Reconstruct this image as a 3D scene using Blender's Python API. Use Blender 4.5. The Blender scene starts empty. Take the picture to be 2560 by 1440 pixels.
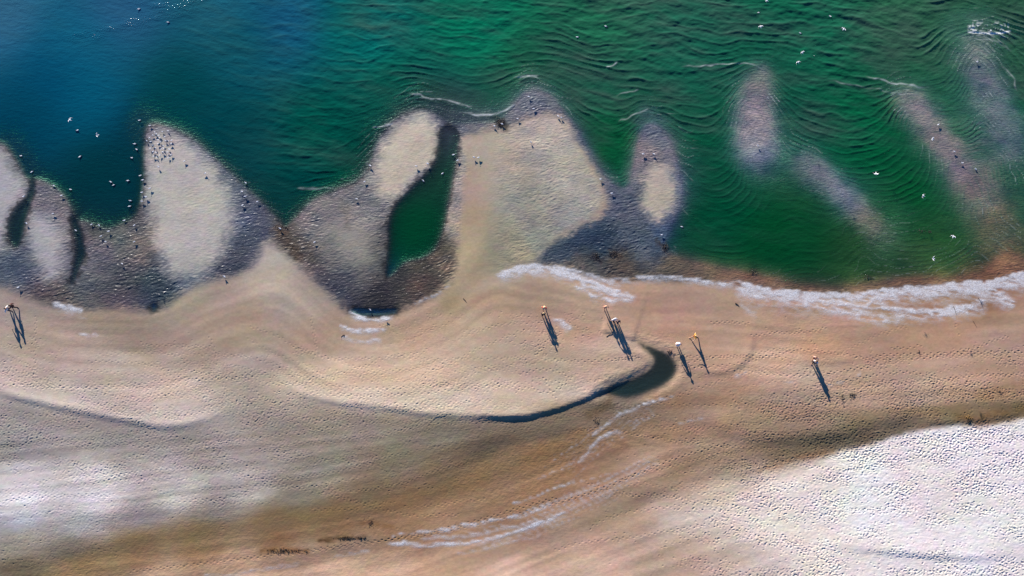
import bpy, bmesh, math, random
import numpy as np
from mathutils import Vector, Matrix
random.seed(7); rng = np.random.default_rng(11)
R = math.radians
sc = bpy.context.scene
COL = sc.collection

# ------------------------------------------------------------------ camera, light, exposure
TILT = R(10.0); DIST = 141.0; FPX = 2400.0
cd = bpy.data.cameras.new('camera'); cam = bpy.data.objects.new('camera', cd); COL.objects.link(cam)
CAM = np.array([0.0, -DIST*math.sin(TILT), DIST*math.cos(TILT)])
cam.location = CAM; cam.rotation_euler = (TILT, 0, 0)
cd.sensor_width = 36; cd.lens = 36*FPX/2560; cd.clip_start = 1; cd.clip_end = 9000
sc.camera = cam
SUN_EL, SUN_AZ = R(16.0), R(-20.5)             # azimuth from +Y, negative towards -X
w = bpy.data.worlds.new('World'); sc.world = w; w.use_nodes = True
nt = w.node_tree; sk = nt.nodes.new('ShaderNodeTexSky'); sk.sky_type = 'NISHITA'; sk.sun_disc = False; sk.ozone_density = 10.0; sk.dust_density = 0.0
sk.sun_elevation = SUN_EL; sk.sun_rotation = SUN_AZ
nt.links.new(sk.outputs[0], nt.nodes['Background'].inputs[0]); nt.nodes['Background'].inputs[1].default_value = 0.07
sd_ = Vector((math.sin(SUN_AZ)*math.cos(SUN_EL), math.cos(SUN_AZ)*math.cos(SUN_EL), math.sin(SUN_EL)))
sl = bpy.data.lights.new('sun', 'SUN'); sl.energy = 5.0; sl.angle = R(0.5); sl.color = (1.0, 0.93, 0.86)
so = bpy.data.objects.new('sun', sl); COL.objects.link(so); so.rotation_euler = sd_.to_track_quat('Z', 'Y').to_euler()
vs = sc.view_settings; vs.view_transform = 'Standard'; vs.look = 'None'; vs.gamma = 1; vs.exposure = 1.12
try: sc.cycles.max_bounces = 6; sc.cycles.transparent_max_bounces = 6
except Exception: pass
KL = np.array([1.03, 1.10, 1.36])               # display linear = albedo * KL on flat lit ground
KW = np.array([1.12, 1.16, 1.36])

ct, st = math.cos(TILT), math.sin(TILT)
def ray(u, v):
    x = (u-1280)/FPX; y = (720-v)/FPX
    return np.array([x, y*ct+st, y*st-ct])
def at(u, v, z=0.0):                             # ground point that shows at photo pixel u, v
    d = ray(u, v); t = (z-CAM[2])/d[2]
    return CAM + d*t
def px(x, y, z=0.0):
    dx = x-CAM[0]; dy = y-CAM[1]; dz = z-CAM[2]
    yc = dy*ct+dz*st; zc = -dy*st+dz*ct
    return 1280+FPX*dx/(-zc), 720-FPX*yc/(-zc)

# ------------------------------------------------------------------ fields on a coarse map over the shore
STEP = 6.0; U0, V0 = -600.0, -520.0
GU = np.arange(U0, 3180, STEP); GV = np.arange(V0, 1960, STEP)
MU, MV = np.meshgrid(GU, GV)
def sample(F, u, v):
    a = np.clip((u-U0)/STEP, 0, len(GU)-1.001); b = np.clip((v-V0)/STEP, 0, len(GV)-1.001)
    i = a.astype(np.int32); j = b.astype(np.int32); a = a-i; b = b-j
    if F.ndim == 3: a = a[:, None]; b = b[:, None]
    return (F[j, i]*(1-a)+F[j, i+1]*a)*(1-b)+(F[j+1, i]*(1-a)+F[j+1, i+1]*a)*b
def noise(x, y, seed=0):
    r = np.random.default_rng(seed+100); N = 256; L = r.random((N, N)).astype(np.float32)
    xi = np.floor(x); yi = np.floor(y); fx = (x-xi); fy = (y-yi)
    i = xi.astype(np.int64) % N; j = yi.astype(np.int64) % N; i1 = (i+1) % N; j1 = (j+1) % N
    fx = fx*fx*(3-2*fx); fy = fy*fy*(3-2*fy)
    return ((L[j, i]*(1-fx)+L[j, i1]*fx)*(1-fy)+(L[j1, i]*(1-fx)+L[j1, i1]*fx)*fy)*2-1
def fbm(x, y, o=4, seed=0, g=0.5):
    s = 0; a = 1; t = 0
    for k in range(o):
        s = s+a*noise(x*2**k+17.3*k, y*2**k+5.1*k, seed+k); t += a; a *= g
    return s/t
def sstep(a, b, x):
    t = np.clip((x-a)/(b-a), 0, 1); return t*t*(3-2*t)
def smooth_line(P, closed, n=3):                 # Chaikin corner cutting
    P = np.array(P, float)
    for _ in range(n):
        Q = []
        m = len(P)
        rngk = range(m) if closed else range(m-1)
        for k in rngk:
            a = P[k]; b = P[(k+1) % m]; Q += [a*.75+b*.25, a*.25+b*.75]
        if not closed: Q = [P[0]]+Q+[P[-1]]
        P = np.array(Q)
    return P
def seg_dist(P, U, V, closed):
    best = np.full(U.shape, 1e9); m = len(P); sgn = np.zeros(U.shape, bool); along = np.zeros(U.shape); side = np.zeros(U.shape)
    L = 0
    for k in range(m if closed else m-1):
        ax, ay = P[k]; bx, by = P[(k+1) % m]
        ex, ey = bx-ax, by-ay; l2 = ex*ex+ey*ey+1e-9
        t = np.clip(((U-ax)*ex+(V-ay)*ey)/l2, 0, 1)
        d = (U-ax-t*ex)**2+(V-ay-t*ey)**2
        if closed:
            if ay != by:
                c = ((V < ay) != (V < by)) & (U < (bx-ax)*(V-ay)/(by-ay)+ax); sgn ^= c
            best = np.minimum(best, d)
        else:
            q = d < best; best = np.where(q, d, best); along = np.where(q, L+t*math.sqrt(l2), along)
            side = np.where(q, np.where(ex*(V-ay)-ey*(U-ax) >= 0, 1.0, -1.0), side); L += math.sqrt(l2)
    d = np.sqrt(best)
    if closed: return np.where(sgn, d, -d)
    return d*side, along/L                       # positive = below the line (line drawn left to right)
def poly(P, n=2): return seg_dist(smooth_line(P, True, n), MU, MV, True)
def line(P, n=2): return seg_dist(smooth_line(P, False, n), MU, MV, False)
FG = ([-600, 0, 300, 700, 1000, 1200, 1400, 1600, 1800, 2000, 2300, 2600, 3200], [-40, -30, 0, 50, 105, 170, 250, 330, 400, 460, 540, 575, 600])
def flow(u, v):                                  # straightens the lines along which the beach is sorted
    return u*.55, v+np.clip((v-960)/160, 0, 1)*np.interp(u, *FG)
FU, FV = flow(MU, MV)
def scatter(pts, s=26.0, p=2.0, along=False):
    A = np.array(pts, float); W = 0; S = 0
    for r in A:
        if along: qu, qv = flow(r[0], r[1]); d2 = (FU-qu)**2+(FV-qv)**2
        else: d2 = (MU-r[0])**2+(MV-r[1])**2
        wgt = 1/(d2+s*s)**p
        W = W+wgt; S = S+wgt[..., None]*r[2:]
    S = S/W[..., None]
    return S[..., 0] if S.shape[2] == 1 else S
def lin(c):
    c = np.asarray(c, float)/255.0
    return np.where(c <= 0.04045, c/12.92, ((c+0.055)/1.055)**2.4)
def mixc(C, c, m):
    return C*(1-m[..., None])+np.asarray(c, float)*m[..., None]
NW1 = fbm(MU/60, MV/60, 4, 1); NW2 = fbm(MU/22, MV/22, 3, 9)
WOB = NW1*10+NW2*5

# ---- colour of the dry and damp sand (seen colours, turned into albedo further down)
sand = scatter([
 (40,760,152,136,130),(100,850,170,146,130),(300,800,156,134,116),(300,900,192,172,158),(40,930,190,170,160),(150,1000,190,174,168),
 (520,740,170,150,132),(600,800,160,138,116),(600,900,176,158,144),(560,860,160,138,118),(330,860,152,130,112),(420,980,204,182,168),(450,1030,196,180,174),
 (750,750,168,150,135),(800,850,168,140,116),(850,940,210,182,158),(1000,830,184,150,122),(1100,800,188,155,126),(1050,930,206,176,152),
 (1200,760,178,146,118),(1300,900,178,156,134),(1250,970,210,184,166),(1400,980,200,180,165),(1180,700,188,166,142),(650,640,182,168,158),
 (660,700,178,162,146),(1500,880,190,160,142),(1350,760,172,142,116),(1450,820,184,148,122),(1650,800,188,145,120),(1900,830,188,148,122),
 (1100,1000,210,188,170),(900,1000,208,188,172),(2100,820,182,142,116),(2300,850,192,150,120),(2500,850,186,150,130),(1950,900,208,166,136),
 (2040,860,204,150,112),(2300,930,198,164,138),(1800,970,176,138,112),(1700,1000,158,118,88),(1700,1080,168,128,98),(2000,990,172,144,124),
 (2250,1000,180,150,128),(2500,985,172,138,110),(1480,1060,130,112,88),(1400,1080,104,90,72),(1220,1115,90,80,64),(1100,1090,130,120,104),
 (900,1080,152,138,126),(700,1080,150,136,126),(500,1090,148,140,136),(300,1085,150,144,142),(50,1050,160,154,152),(150,1110,158,150,148),(50,1130,150,142,142),(300,1140,156,146,142),(500,1150,150,142,136),
 (50,1180,202,196,200),(250,1190,214,206,210),(450,1190,196,184,182),(50,1240,218,216,230),(250,1250,216,212,226),(450,1240,198,192,194),(600,1200,176,168,166),(620,1235,172,166,166),(800,1180,146,138,128),(1000,1170,122,112,94),
 (50,1300,194,196,212),(200,1310,172,172,180),(350,1290,152,148,152),(550,1270,142,136,130),(750,1240,128,120,104),(950,1230,122,104,74),(1100,1180,124,104,74),(1250,1160,142,112,76),
 (50,1360,150,142,130),(180,1370,118,108,94),(350,1350,128,104,70),(500,1330,132,108,74),(700,1290,128,104,68),(850,1280,134,106,68),(1000,1260,144,110,70),(1200,1210,156,118,80),(1350,1130,152,112,70),(1450,1080,142,108,72),
 (60,1420,112,100,76),(200,1410,146,112,70),(350,1395,158,122,82),(500,1370,156,120,80),(700,1340,148,110,70),(850,1325,148,110,72),(1000,1310,156,118,82),(1250,1260,160,118,84),(1400,1200,162,118,80),(1520,1120,160,122,88),
 (200,1437,176,134,92),(400,1430,202,164,132),(600,1410,196,156,122),(750,1390,176,140,112),(880,1370,160,130,108),(1100,1340,172,130,98),(1300,1320,160,122,92),(1400,1270,176,132,100),(1500,1210,174,132,98),(1600,1150,180,144,116),
 (600,1437,218,180,150),(850,1415,222,178,144),(1000,1430,222,178,146),(1100,1385,200,156,124),(1250,1370,188,148,120),(1400,1330,184,150,126),(1250,1425,232,188,160),(1500,1430,228,186,162),(1480,1370,206,164,138),
 (1500,1290,172,144,120),(1560,1240,178,142,114),(1620,1200,184,148,120),(1580,1330,190,156,132),(1700,1350,190,158,136),(1650,1270,192,158,134),(1700,1180,160,130,104),(1620,1230,150,122,96),
 (1800,1120,178,148,122),(1800,1180,140,114,90),(1900,1170,138,114,90),(2000,1060,156,130,108),(1950,1110,118,104,84),(2100,1100,102,92,74),(2200,1060,122,106,82),
 (2400,1030,144,118,84),(2550,1020,124,106,80),(2200,960,186,154,132),(2000,930,200,170,146),(1560,1010,112,98,80),(1850,1030,178,142,116),(1780,1220,196,164,138),
 (2560,800,176,140,118),(2450,760,158,110,78),(2300,780,168,125,98),(1850,760,180,145,122),(2000,780,182,144,118),(2390,800,190,146,110),(1800,1400,198,172,158),(1900,1430,206,190,184),(1700,1420,200,168,146),(1700,1310,196,170,154)], 20, 1.8, True)
gm = sand.mean(-1, keepdims=True); sand = (sand*.76+gm*.24+np.array([0, 0, 4]))*(.985-.02*sstep(1500, 1900, MU)*sstep(1250, 1150, MV))[..., None]
# ---- rippled wet flats between bars and beach
flat = scatter([
 (-100,640,95,100,108),(40,660,92,100,110),(30,600,120,118,118),(120,740,98,88,86),(250,640,122,112,114),(300,730,95,88,88),(400,720,66,76,84),
 (350,600,128,118,108),(600,560,84,94,110),(560,430,104,108,118),(590,500,92,98,112),(640,590,86,90,104),(600,650,84,84,92),(560,600,78,86,98),(470,690,108,114,124),(300,580,130,125,114),(720,600,100,88,74),
 (740,660,95,88,82),(780,560,142,132,126),(850,500,140,130,126),(900,560,142,132,128),(900,705,74,74,78),(950,740,52,50,48),(850,720,72,74,80),(1050,720,100,84,68),
 (1100,650,142,118,98),(1000,690,66,66,58),(1130,450,176,160,150),(1135,560,184,164,146),(1060,480,148,146,150),(950,450,142,134,132),(1100,290,92,96,108),(1000,300,110,112,120),
 (1400,620,66,82,94),(1500,595,52,68,84),(1430,600,54,70,86),(1600,600,92,100,110),(1450,660,95,90,84),(1550,670,98,86,76),(1700,680,112,92,78),(1360,640,70,82,92),
 (1850,690,126,100,84),(2050,715,84,72,60),(2300,700,106,84,70),(2450,675,120,86,68),(2540,650,124,92,76),(1500,480,116,118,128),(1540,500,104,106,116),
 (1310,235,118,118,130),(1600,400,142,132,132),(1640,320,116,118,130),(1690,470,112,118,132),(1450,380,104,110,122),(1660,580,76,92,116),(380,330,130,125,130),
 (530,390,110,112,120),(90,470,130,124,126),(170,560,140,130,124),(180,650,112,108,110),(60,500,150,140,138),(360,450,140,135,135),
 (1890,260,150,142,158),(1892,340,168,158,168),(1900,390,140,140,165),(1880,200,140,132,140),(2050,440,140,132,152),(2110,480,140,134,158),(2200,560,150,136,130),(2290,270,150,136,150),(2340,330,158,140,152),
 (2400,400,150,132,146),(2450,480,150,128,132),(2500,580,150,120,104),(2440,120,150,142,152),(2460,210,140,135,158),(2510,310,135,132,152),(2000,550,150,128,90),(1800,600,140,118,84),(2100,640,150,122,84),(2350,650,150,122,80),
 (1100,200,150,138,110),(700,300,120,120,110),(500,300,120,124,130),(350,290,130,124,134),(200,450,90,100,100),(250,556,84,84,78),(310,545,84,84,80),(60,440,90,92,90),(1000,672,78,72,62),(1050,660,84,76,64),(1092,640,84,74,62),(974,640,80,78,74),(1530,350,130,130,100),(1700,330,140,134,136),(1750,250,150,142,130),(2200,300,140,132,120),(1300,200,150,140,120),(800,420,110,108,100)], 20)
fw = np.clip(sstep(1900, 1700, MU)+.0, 0, 1)[..., None]; flat = flat*(1-fw*(1-np.array([.83, .87, .95])))
# ---- colour scattered back by deep sea; puddle points have blue sky reflection painted in
sea = scatter([
 (0,40,50,108,142),(300,20,42,98,136),(200,120,20,102,132),(200,220,4,98,126),(80,300,0,72,96),(600,110,6,84,100),(450,240,0,72,78),(600,350,0,66,72),(560,20,30,98,120),
 (250,450,0,58,66),(700,50,22,84,116),(900,80,4,96,92),(1200,80,4,104,78),(1000,230,8,88,70),(800,330,0,74,62),(750,480,0,62,60),(1300,150,24,88,62),
 (1500,80,28,92,66),(1700,120,22,84,66),(1500,210,22,86,64),(1530,350,6,78,44),(2000,80,18,86,64),(2300,60,40,88,64),(2500,50,38,82,60),(1800,500,0,72,46),
 (2000,350,14,70,56),(1950,600,2,72,36),(2140,330,6,84,54),(2200,400,4,82,48),(2250,480,0,78,36),(2300,590,24,80,40),(2150,640,24,68,36),(2540,520,0,76,52),(1040,560,0,74,40),
 (1060,440,24,66,50),(1100,320,60,72,84),(40,580,24,46,58),(1650,900,44,50,50),(1500,1000,30,62,70),(1620,960,36,58,62),(200,600,20,52,64),(150,200,0,76,110),(900,430,0,70,52),(930,780,20,84,124),(385,768,30,80,120)], 80)
amp = scatter([(60,60,.22),(300,100,.12),(100,300,.03),(600,60,.35),(450,250,.10),(800,80,.6),(1000,100,.9),(1300,150,1),(1600,100,1.1),(2000,100,1.2),(2500,60,1.2),
 (600,350,.3),(800,400,.85),(760,330,.7),(1000,250,.8),(250,450,.02),(750,500,.25),(40,580,0),(1040,560,.0),(1080,420,.0),(1530,330,1),(1530,430,.8),(1750,300,1),(1850,520,.45),(2000,600,.3),(2100,300,1),
 (2250,500,.5),(2350,600,.5),(2500,400,.9),(2200,690,.4),(1650,930,0),(1450,1010,0),(1130,300,.35),(1230,290,.6)], 50)

# ---- shoreline (land inside), flats, pale bars
SHORE = [(-900,300),(-200,330),(0,358),(25,385),(50,420),(64,452),(95,447),(150,478),(176,520),(186,560),(205,556),(235,566),(272,580),(310,562),(342,548),(358,500),
 (364,440),(362,380),(364,330),(378,308),(425,322),(480,350),(530,395),(580,440),(620,480),(655,510),(690,548),(714,578),(742,545),(785,500),(850,474),(905,452),(932,405),
 (950,345),(985,300),(1040,275),(1080,280),(1105,302),(1130,318),(1160,314),(1200,312),(1255,306),(1280,270),(1325,216),(1378,240),(1410,282),(1440,322),(1490,412),(1530,466),(1568,482),(1586,420),(1594,365),
 (1605,325),(1632,308),(1664,335),(1690,392),(1708,460),(1700,525),(1664,585),(1655,625),(1700,648),(1800,672),(1900,694),(2000,716),(2080,726),(2150,718),(2250,700),(2350,700),
 (2440,690),(2480,665),(2500,640),(2530,632),(2580,670),(2700,690),(3600,700),(3600,2600),(-900,2600)]
sd0 = poly(SHORE, 2)+WOB*.25
POOLS = {'puddle': [(868,774),(890,768),(935,772),(990,768),(1000,776),(985,790),(940,793),(895,792)],
 'puddle2': [(375,758),(392,756),(398,768),(386,782),(376,776)],
 'mid': [(1098,310),(1150,318),(1148,380),(1140,430),(1128,480),(1118,540),(1108,590),(1085,635),(1050,652),(1015,656),(985,690),(962,700),(965,660),(970,610),(968,560),(985,510),(1030,465),(1078,420),(1096,370)],
 'west': [(56,500),(74,470),(70,440),(84,436),(92,470),(80,508),(66,548),(60,588),(48,622),(30,622),(15,590),(18,550),(36,520)],
 'creek': [(172,528),(190,540),(204,570),(212,610),(216,640),(200,665),(188,705),(176,715),(176,690),(186,650),(190,610),(180,580)]}
LAG = [(1590,852),(1630,866),(1668,878),(1694,906),(1694,934),(1670,960),(1630,982),(1590,997),(1560,1002),(1530,992),(1500,990),(1480,992),(1520,966),(1560,950),(1610,930),(1636,905),(1622,885),(1598,868)]
pool = np.maximum.reduce([poly(POOLS[k], 2) for k in POOLS])+WOB*.18
lag = poly(LAG, 2)+NW2*1.5-6
FLAT = [(-900,-900),(0,-900),(650,-900),(1150,-900),(1125,520),(1142,600),(1142,660),(1130,696),(1080,735),(1000,772),(930,792),(870,776),(830,735),(780,690),(735,645),(695,608),(662,596),(648,612),(640,650),(600,684),(540,694),(470,712),(430,750),(380,773),(300,766),(200,766),(130,760),(50,728),(0,700),(-900,690)]
flL = poly(FLAT, 2)+NW2*3
FLATR = [(1120,-900),(3600,-900),(3600,690),(2700,684),(2560,690),(2400,704),(2200,722),(2080,732),(1950,722),(1840,705),(1700,698),(1560,697),(1480,688),(1420,664),(1350,655),(1300,660),(1350,630),(1400,598),(1450,566),(1500,548),(1530,500),(1480,400),(1440,340),(1400,285),(1350,282),(1300,300),(1240,322),(1180,332),(1150,340),(1168,400),(1150,480),(1150,560),(1146,620),(1120,560)]
flR = poly(FLATR, 2)+NW2*3
flatm = np.maximum(sstep(-22, 14, flL), sstep(-20, 14, flR))
BARS = [  # polygon, softness, colour, drawn above the flats
 ([(-900,330),(0,366),(22,392),(46,428),(60,468),(56,492),(38,512),(20,545),(8,585),(-10,640),(-900,640)], 26, (162,161,172), .05),
 ([(78,545),(110,538),(142,560),(160,612),(155,668),(132,694),(104,682),(78,634),(66,586)], 26, (162,163,174), .05),
 ([(388,328),(425,340),(486,374),(536,432),(572,490),(584,540),(570,590),(540,640),(500,682),(455,694),(425,682),(404,632),(388,572),(376,500),(370,430),(372,366)], 24, (176,173,174), .10),
 ([(1000,300),(1060,288),(1094,312),(1094,370),(1080,410),(1036,450),(1000,488),(962,498),(944,470),(942,420),(958,360)], 22, (184,176,169), .07),
 ([(830,560),(880,550),(920,590),(935,640),(905,672),(860,662),(826,616)], 60, (148,143,142), .04),
 ([(1640,405),(1668,412),(1688,450),(1694,500),(1676,540),(1650,556),(1626,540),(1602,512),(1604,470),(1622,430)], 16, (176,167,162), .07)]
barm = np.zeros_like(MU); C = sand.copy()
C = mixc(C, (0, 0, 0), np.zeros_like(MU)); C = C*(1-flatm[..., None])+flat*flatm[..., None]
bh = np.zeros_like(MU)
for P, s, c, hh in BARS:
    q = poly(P, 2); m = sstep(-s*1.25, s*1.0, q+WOB*.8+NW2*8); barm = np.maximum(barm, m)
    C = mixc(C, c, m); bh = np.maximum(bh, hh*sstep(-s, 70, q))
# big middle bar: tan on the left, grey-green rippled on the right
E_ = [(1160,338),(1250,330),(1300,308),(1350,288),(1400,296),(1440,350),(1475,410),(1500,460),(1512,500),(1484,540),(1440,560),(1400,592),(1360,622),(1350,652),(1250,674),(1200,706),(1140,790),(1090,770),(1132,700),(1146,640),(1152,560),(1164,480),(1180,420),(1158,390),(1150,360)]
eb = poly(E_, 2); em = sstep(-14, 14, eb+WOB*.4)
ecol = scatter([(1170,350,182,164,150),(1170,450,176,158,142),(1170,560,172,154,128),(1165,650,182,162,132),(1250,400,176,164,150),(1300,500,160,156,144),(1400,450,168,164,156),(1480,470,178,168,158),(1250,600,152,148,126),(1350,580,148,150,138),(1440,530,160,160,154),(1350,330,178,168,158),(1280,650,160,152,128),(1200,720,180,160,136),(1100,770,170,148,118)], 20)
ecol = ecol*np.array([.955, .965, 1.01])
C = C*(1-em[..., None])+ecol*em[..., None]
barm = np.maximum(barm, em*sstep(700, 640, MV))
bh = np.maximum(bh, .09*sstep(-16, 90, eb)*sstep(720, 640, MV))
# right rim of the middle bar, tan strip
WH = [(2700,1030),(2560,1046),(2450,1066),(2350,1068),(2250,1082),(2200,1104),(2100,1130),(2000,1158),(1900,1186),(1800,1222),(1690,1262),(1640,1292),(1700,1325),(1820,1350),(1900,1372),(1960,1400),(1940,1470),(2000,1700),(3600,1900),(3600,1000)]
whd = poly(WH, 2); 
whs = 9+75*sstep(2150, 1750, MU)
whm = sstep(-1, 1, (whd+WOB*.8)/whs)
whc = scatter([(2300,1130,228,224,236),(2500,1100,226,224,236),(2500,1300,250,246,252),(2200,1250,244,240,246),(2000,1215,232,214,204),(1880,1300,238,226,222),(1780,1270,226,206,192),(2000,1400,214,200,196),(2300,1420,226,218,222),(2500,1425,214,208,222),(2300,1200,228,218,222),(2050,1320,246,240,244),(1850,1360,206,184,174),(2400,1370,228,230,245),(2500,1180,230,226,236),(1720,1290,212,190,176)], 110)
whc = whc*.6+np.array([236., 230, 240])*.4
C = C*(1-whm[..., None])+whc*whm[..., None]
lagm = sstep(-12, 6, lag)
C = mixc(C, (70, 68, 64), lagm)
# long contour-parallel streaks in the damp beach, dark wrack bands
fd = np.maximum(-np.maximum(flL, flR), -60)*sstep(575, 700, MV)
def blur(F, n):
    for _ in range(n):
        P_ = np.pad(F, 2, mode='edge'); F = (P_[2:-2, :-4]+P_[2:-2, 4:]+P_[:-4, 2:-2]+P_[4:, 2:-2]+P_[2:-2, 2:-2])/5
    return F
fd = blur(fd, 26)
beachm = sstep(0, 40, fd)*(1-whm)
stk = fbm(MU/240, fd/13, 4, 31)*sstep(420, 60, fd)+1.2*fbm(FU/150, FV/11, 4, 37)*sstep(1040, 1120, MV)
C = C*(1+.15*stk*beachm)[..., None]
C = C*(1+.05*fbm(MU/90, MV/60, 4, 41))[..., None]+np.stack([fbm(MU/70, MV/50, 3, 50+k) for k in range(3)], -1)*5
for P, wd, c, a in [([(800,1352),(850,1347),(884,1344)], 4, (52,32,14), .85), ([(893,1346),(915,1342)], 3, (46,30,18), .8), ([(655,1378),(700,1374),(770,1378)], 7, (96,58,22), .55),
    ([(900,1308),(930,1306),(980,1316)], 7, (100,66,34), .35), ([(1470,1040),(1520,1010),(1530,990)], 14, (84,64,36), .45), ([(700,572),(724,612),(748,640)], 13, (70,50,32), .5), ([(770,600),(776,660)], 6, (70,62,50), .4),
    ([(1240,300),(1252,308),(1262,318)], 9, (20,18,14), .8), ([(1480,640),(1495,650)], 9, (50,30,24), .6), ([(1530,632),(1545,642)], 7, (50,30,24), .6), ([(1650,610),(1670,620)], 7, (50,34,24), .7),
    ([(1870,690),(1890,665)], 8, (70,40,28), .4), ([(2170,690),(2210,676)], 10, (60,42,26), .5), ([(860,520),(870,560)], 12, (96,92,84), .4), ([(200,625),(212,650)], 8, (60,56,46), .6),
    ([(2390,1045),(2440,1048),(2500,1034),(2560,1022)], 12, (100,72,36), .45), ([(1900,1176),(2000,1140),(2080,1130)], 9, (150,100,64), .35), ([(2450,990),(2560,960)], 16, (130,98,62), .3)]:
    q, t = line(P, 1); C = mixc(C, c, a*np.exp(-(q/wd)**2)*sstep(-.6, .5, fbm(MU/9, MV/7, 3, 61)+.3))
C = C*(1-.50*sstep(5, -12, sd0)*sstep(1250, 1000, MU))[..., None]*(1-.50*sstep(-9, 3, pool))[..., None]
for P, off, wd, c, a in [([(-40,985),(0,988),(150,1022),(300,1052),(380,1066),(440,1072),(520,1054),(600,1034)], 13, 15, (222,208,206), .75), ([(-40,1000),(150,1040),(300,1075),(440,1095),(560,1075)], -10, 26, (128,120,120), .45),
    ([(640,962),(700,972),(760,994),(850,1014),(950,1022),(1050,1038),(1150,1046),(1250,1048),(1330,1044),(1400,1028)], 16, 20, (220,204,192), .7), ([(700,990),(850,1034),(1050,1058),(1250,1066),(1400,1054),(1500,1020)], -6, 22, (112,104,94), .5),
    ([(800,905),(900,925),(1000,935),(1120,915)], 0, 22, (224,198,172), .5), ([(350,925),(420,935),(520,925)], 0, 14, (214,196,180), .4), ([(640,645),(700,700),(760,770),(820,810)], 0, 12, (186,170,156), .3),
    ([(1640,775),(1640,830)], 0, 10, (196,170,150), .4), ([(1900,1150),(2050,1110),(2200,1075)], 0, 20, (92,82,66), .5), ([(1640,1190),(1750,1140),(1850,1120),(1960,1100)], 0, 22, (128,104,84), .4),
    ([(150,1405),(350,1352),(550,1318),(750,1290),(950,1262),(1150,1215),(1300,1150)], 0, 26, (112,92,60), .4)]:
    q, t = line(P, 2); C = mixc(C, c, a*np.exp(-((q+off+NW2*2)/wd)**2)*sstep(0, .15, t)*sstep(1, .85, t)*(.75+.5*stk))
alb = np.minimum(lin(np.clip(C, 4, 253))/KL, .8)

# ---- relief
slopeL = scatter([(0,200,60),(250,450,80),(700,500,60),(150,470,34),(350,450,30),(220,560,60),(300,560,60),(1000,250,90),(1530,400,70),(1800,550,80),(2200,690,110),(2480,640,140),(1800,300,90),(480,360,60)], 60)
sd0_in = np.maximum(sd0, 0); dw = np.maximum(-sd0, 0)
H = np.where(sd0 > 0, .035*(1-np.exp(-sd0_in/30)), -.95*(1-np.exp(-(dw/slopeL)**1.35))-.0006*dw)
H = H+bh
inland = sstep(0, 260, fd); H = H+inland*.30+.00028*np.maximum(MV-850, 0)
pd = np.maximum(pool, 0); H = np.where(pool > -8, np.minimum(H, -.75*(1-np.exp(-(pd/34)**1.3))+.03*sstep(0, -8, pool)), H)
LEVEL2 = 0.16
ld = np.maximum(lag, 0)
H = np.where(lag > -26, H*(1-sstep(-26, 0, lag))+(LEVEL2-.22*(1-np.exp(-ld/16)))*sstep(-26, 0, lag), H)
# submerged bars off to the right
def ridge(P, wd, top, soft=1.0, pw=1.7):
    global H
    S = smooth_line(P, False, 2); q, t = seg_dist(S, MU, MV, False); q = np.abs(q)+WOB*.7*wd/60
    g = np.exp(-np.clip(q/wd, 0, 9)**pw)*np.clip(.62+1.2*np.sin(np.pi*np.clip(t, .03, .97)), 0, 1)**.5
    H = np.where(sd0 < 4, np.maximum(H, H*(1-g)+top*g), H)
ridge([(1890,170),(1895,300),(1905,420)], 128, -.17); ridge([(1900,190),(1896,250),(1893,320),(1896,385)], 54, -.02, 1, 2.2); ridge([(1885,285),(1892,320),(1895,370)], 70, .0, 1, 2.4)
ridge([(1975,375),(2110,480),(2260,620)], 108, -.17); ridge([(2015,410),(2080,455),(2130,505),(2180,560)], 46, -.025, 1, 2.2); ridge([(2150,520),(2220,580),(2300,690)], 90, -.25)
ridge([(2230,215),(2340,330),(2420,430),(2490,540)], 128, -.19); ridge([(2265,240),(2320,300),(2380,390),(2460,500)], 56, -.02, 1, 2.2); ridge([(2440,460),(2500,560),(2520,650)], 96, -.06)
ridge([(2440,60),(2450,200),(2500,300),(2545,420)], 128, -.18); ridge([(2440,95),(2450,180),(2490,270),(2525,360)], 72, -.05, 1, 2.2); ridge([(2380,60),(2440,85),(2540,80)], 56, -.20)
ridge([(1040,285),(1062,240)], 66, -.12); ridge([(1120,290),(1240,296)], 44, -.06); ridge([(1325,222),(1322,190)], 50, -.10); ridge([(1625,320),(1610,270)], 50, -.10)
ridge([(370,310),(350,280),(325,330)], 56, -.20); ridge([(1400,100),(1460,160),(1540,190)], 60, -.36); ridge([(900,500),(750,545)], 34, -.10); ridge([(960,420),(930,360)], 40, -.22)
ridge([(80,440),(70,400),(30,350)], 44, -.20); ridge([(1390,300),(1470,420),(1560,490)], 30, -.10); ridge([(1700,350),(1725,480)], 34, -.22); ridge([(1580,470),(1600,360)], 22, -.12)
# scarps and low shaded steps (line, height, width, run-out on the high side)
def scarp(P, hh, wd, run, e0=.12):
    global H
    q, t = line(P, 2); env = sstep(0, e0, t)*sstep(1, 1-e0, t)
    q = q+NW2*2.0
    up = np.exp(-np.maximum(-q, 0)/run)
    H = H+hh*env*up*(1-sstep(-wd/2, wd/2, q))
scarp([(-100,960),(0,985),(150,1022),(300,1052),(380,1066),(440,1072),(520,1052),(600,1030)], .19, 24, 60, .25)
scarp([(640,960),(700,970),(760,992),(850,1012),(950,1020),(1050,1036),(1150,1044),(1250,1046),(1330,1044),(1400,1030),(1460,1010)], .18, 24, 60, .3)
scarp([(1150,1044),(1250,1046),(1330,1042),(1400,1024),(1480,994),(1560,955),(1620,915)], .26, 15, 70, .3)
scarp([(1500,826),(1540,838),(1590,852)], .12, 10, 60)
scarp([(1884,790),(1884,860),(1872,900),(1830,930),(1770,938),(1720,930)][::-1], .11, 20, 40, .3)
scarp([(2000,1358),(2120,1372),(2250,1386),(2400,1398),(2500,1396),(2620,1380)], .16, 24, 90, .5)
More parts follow.
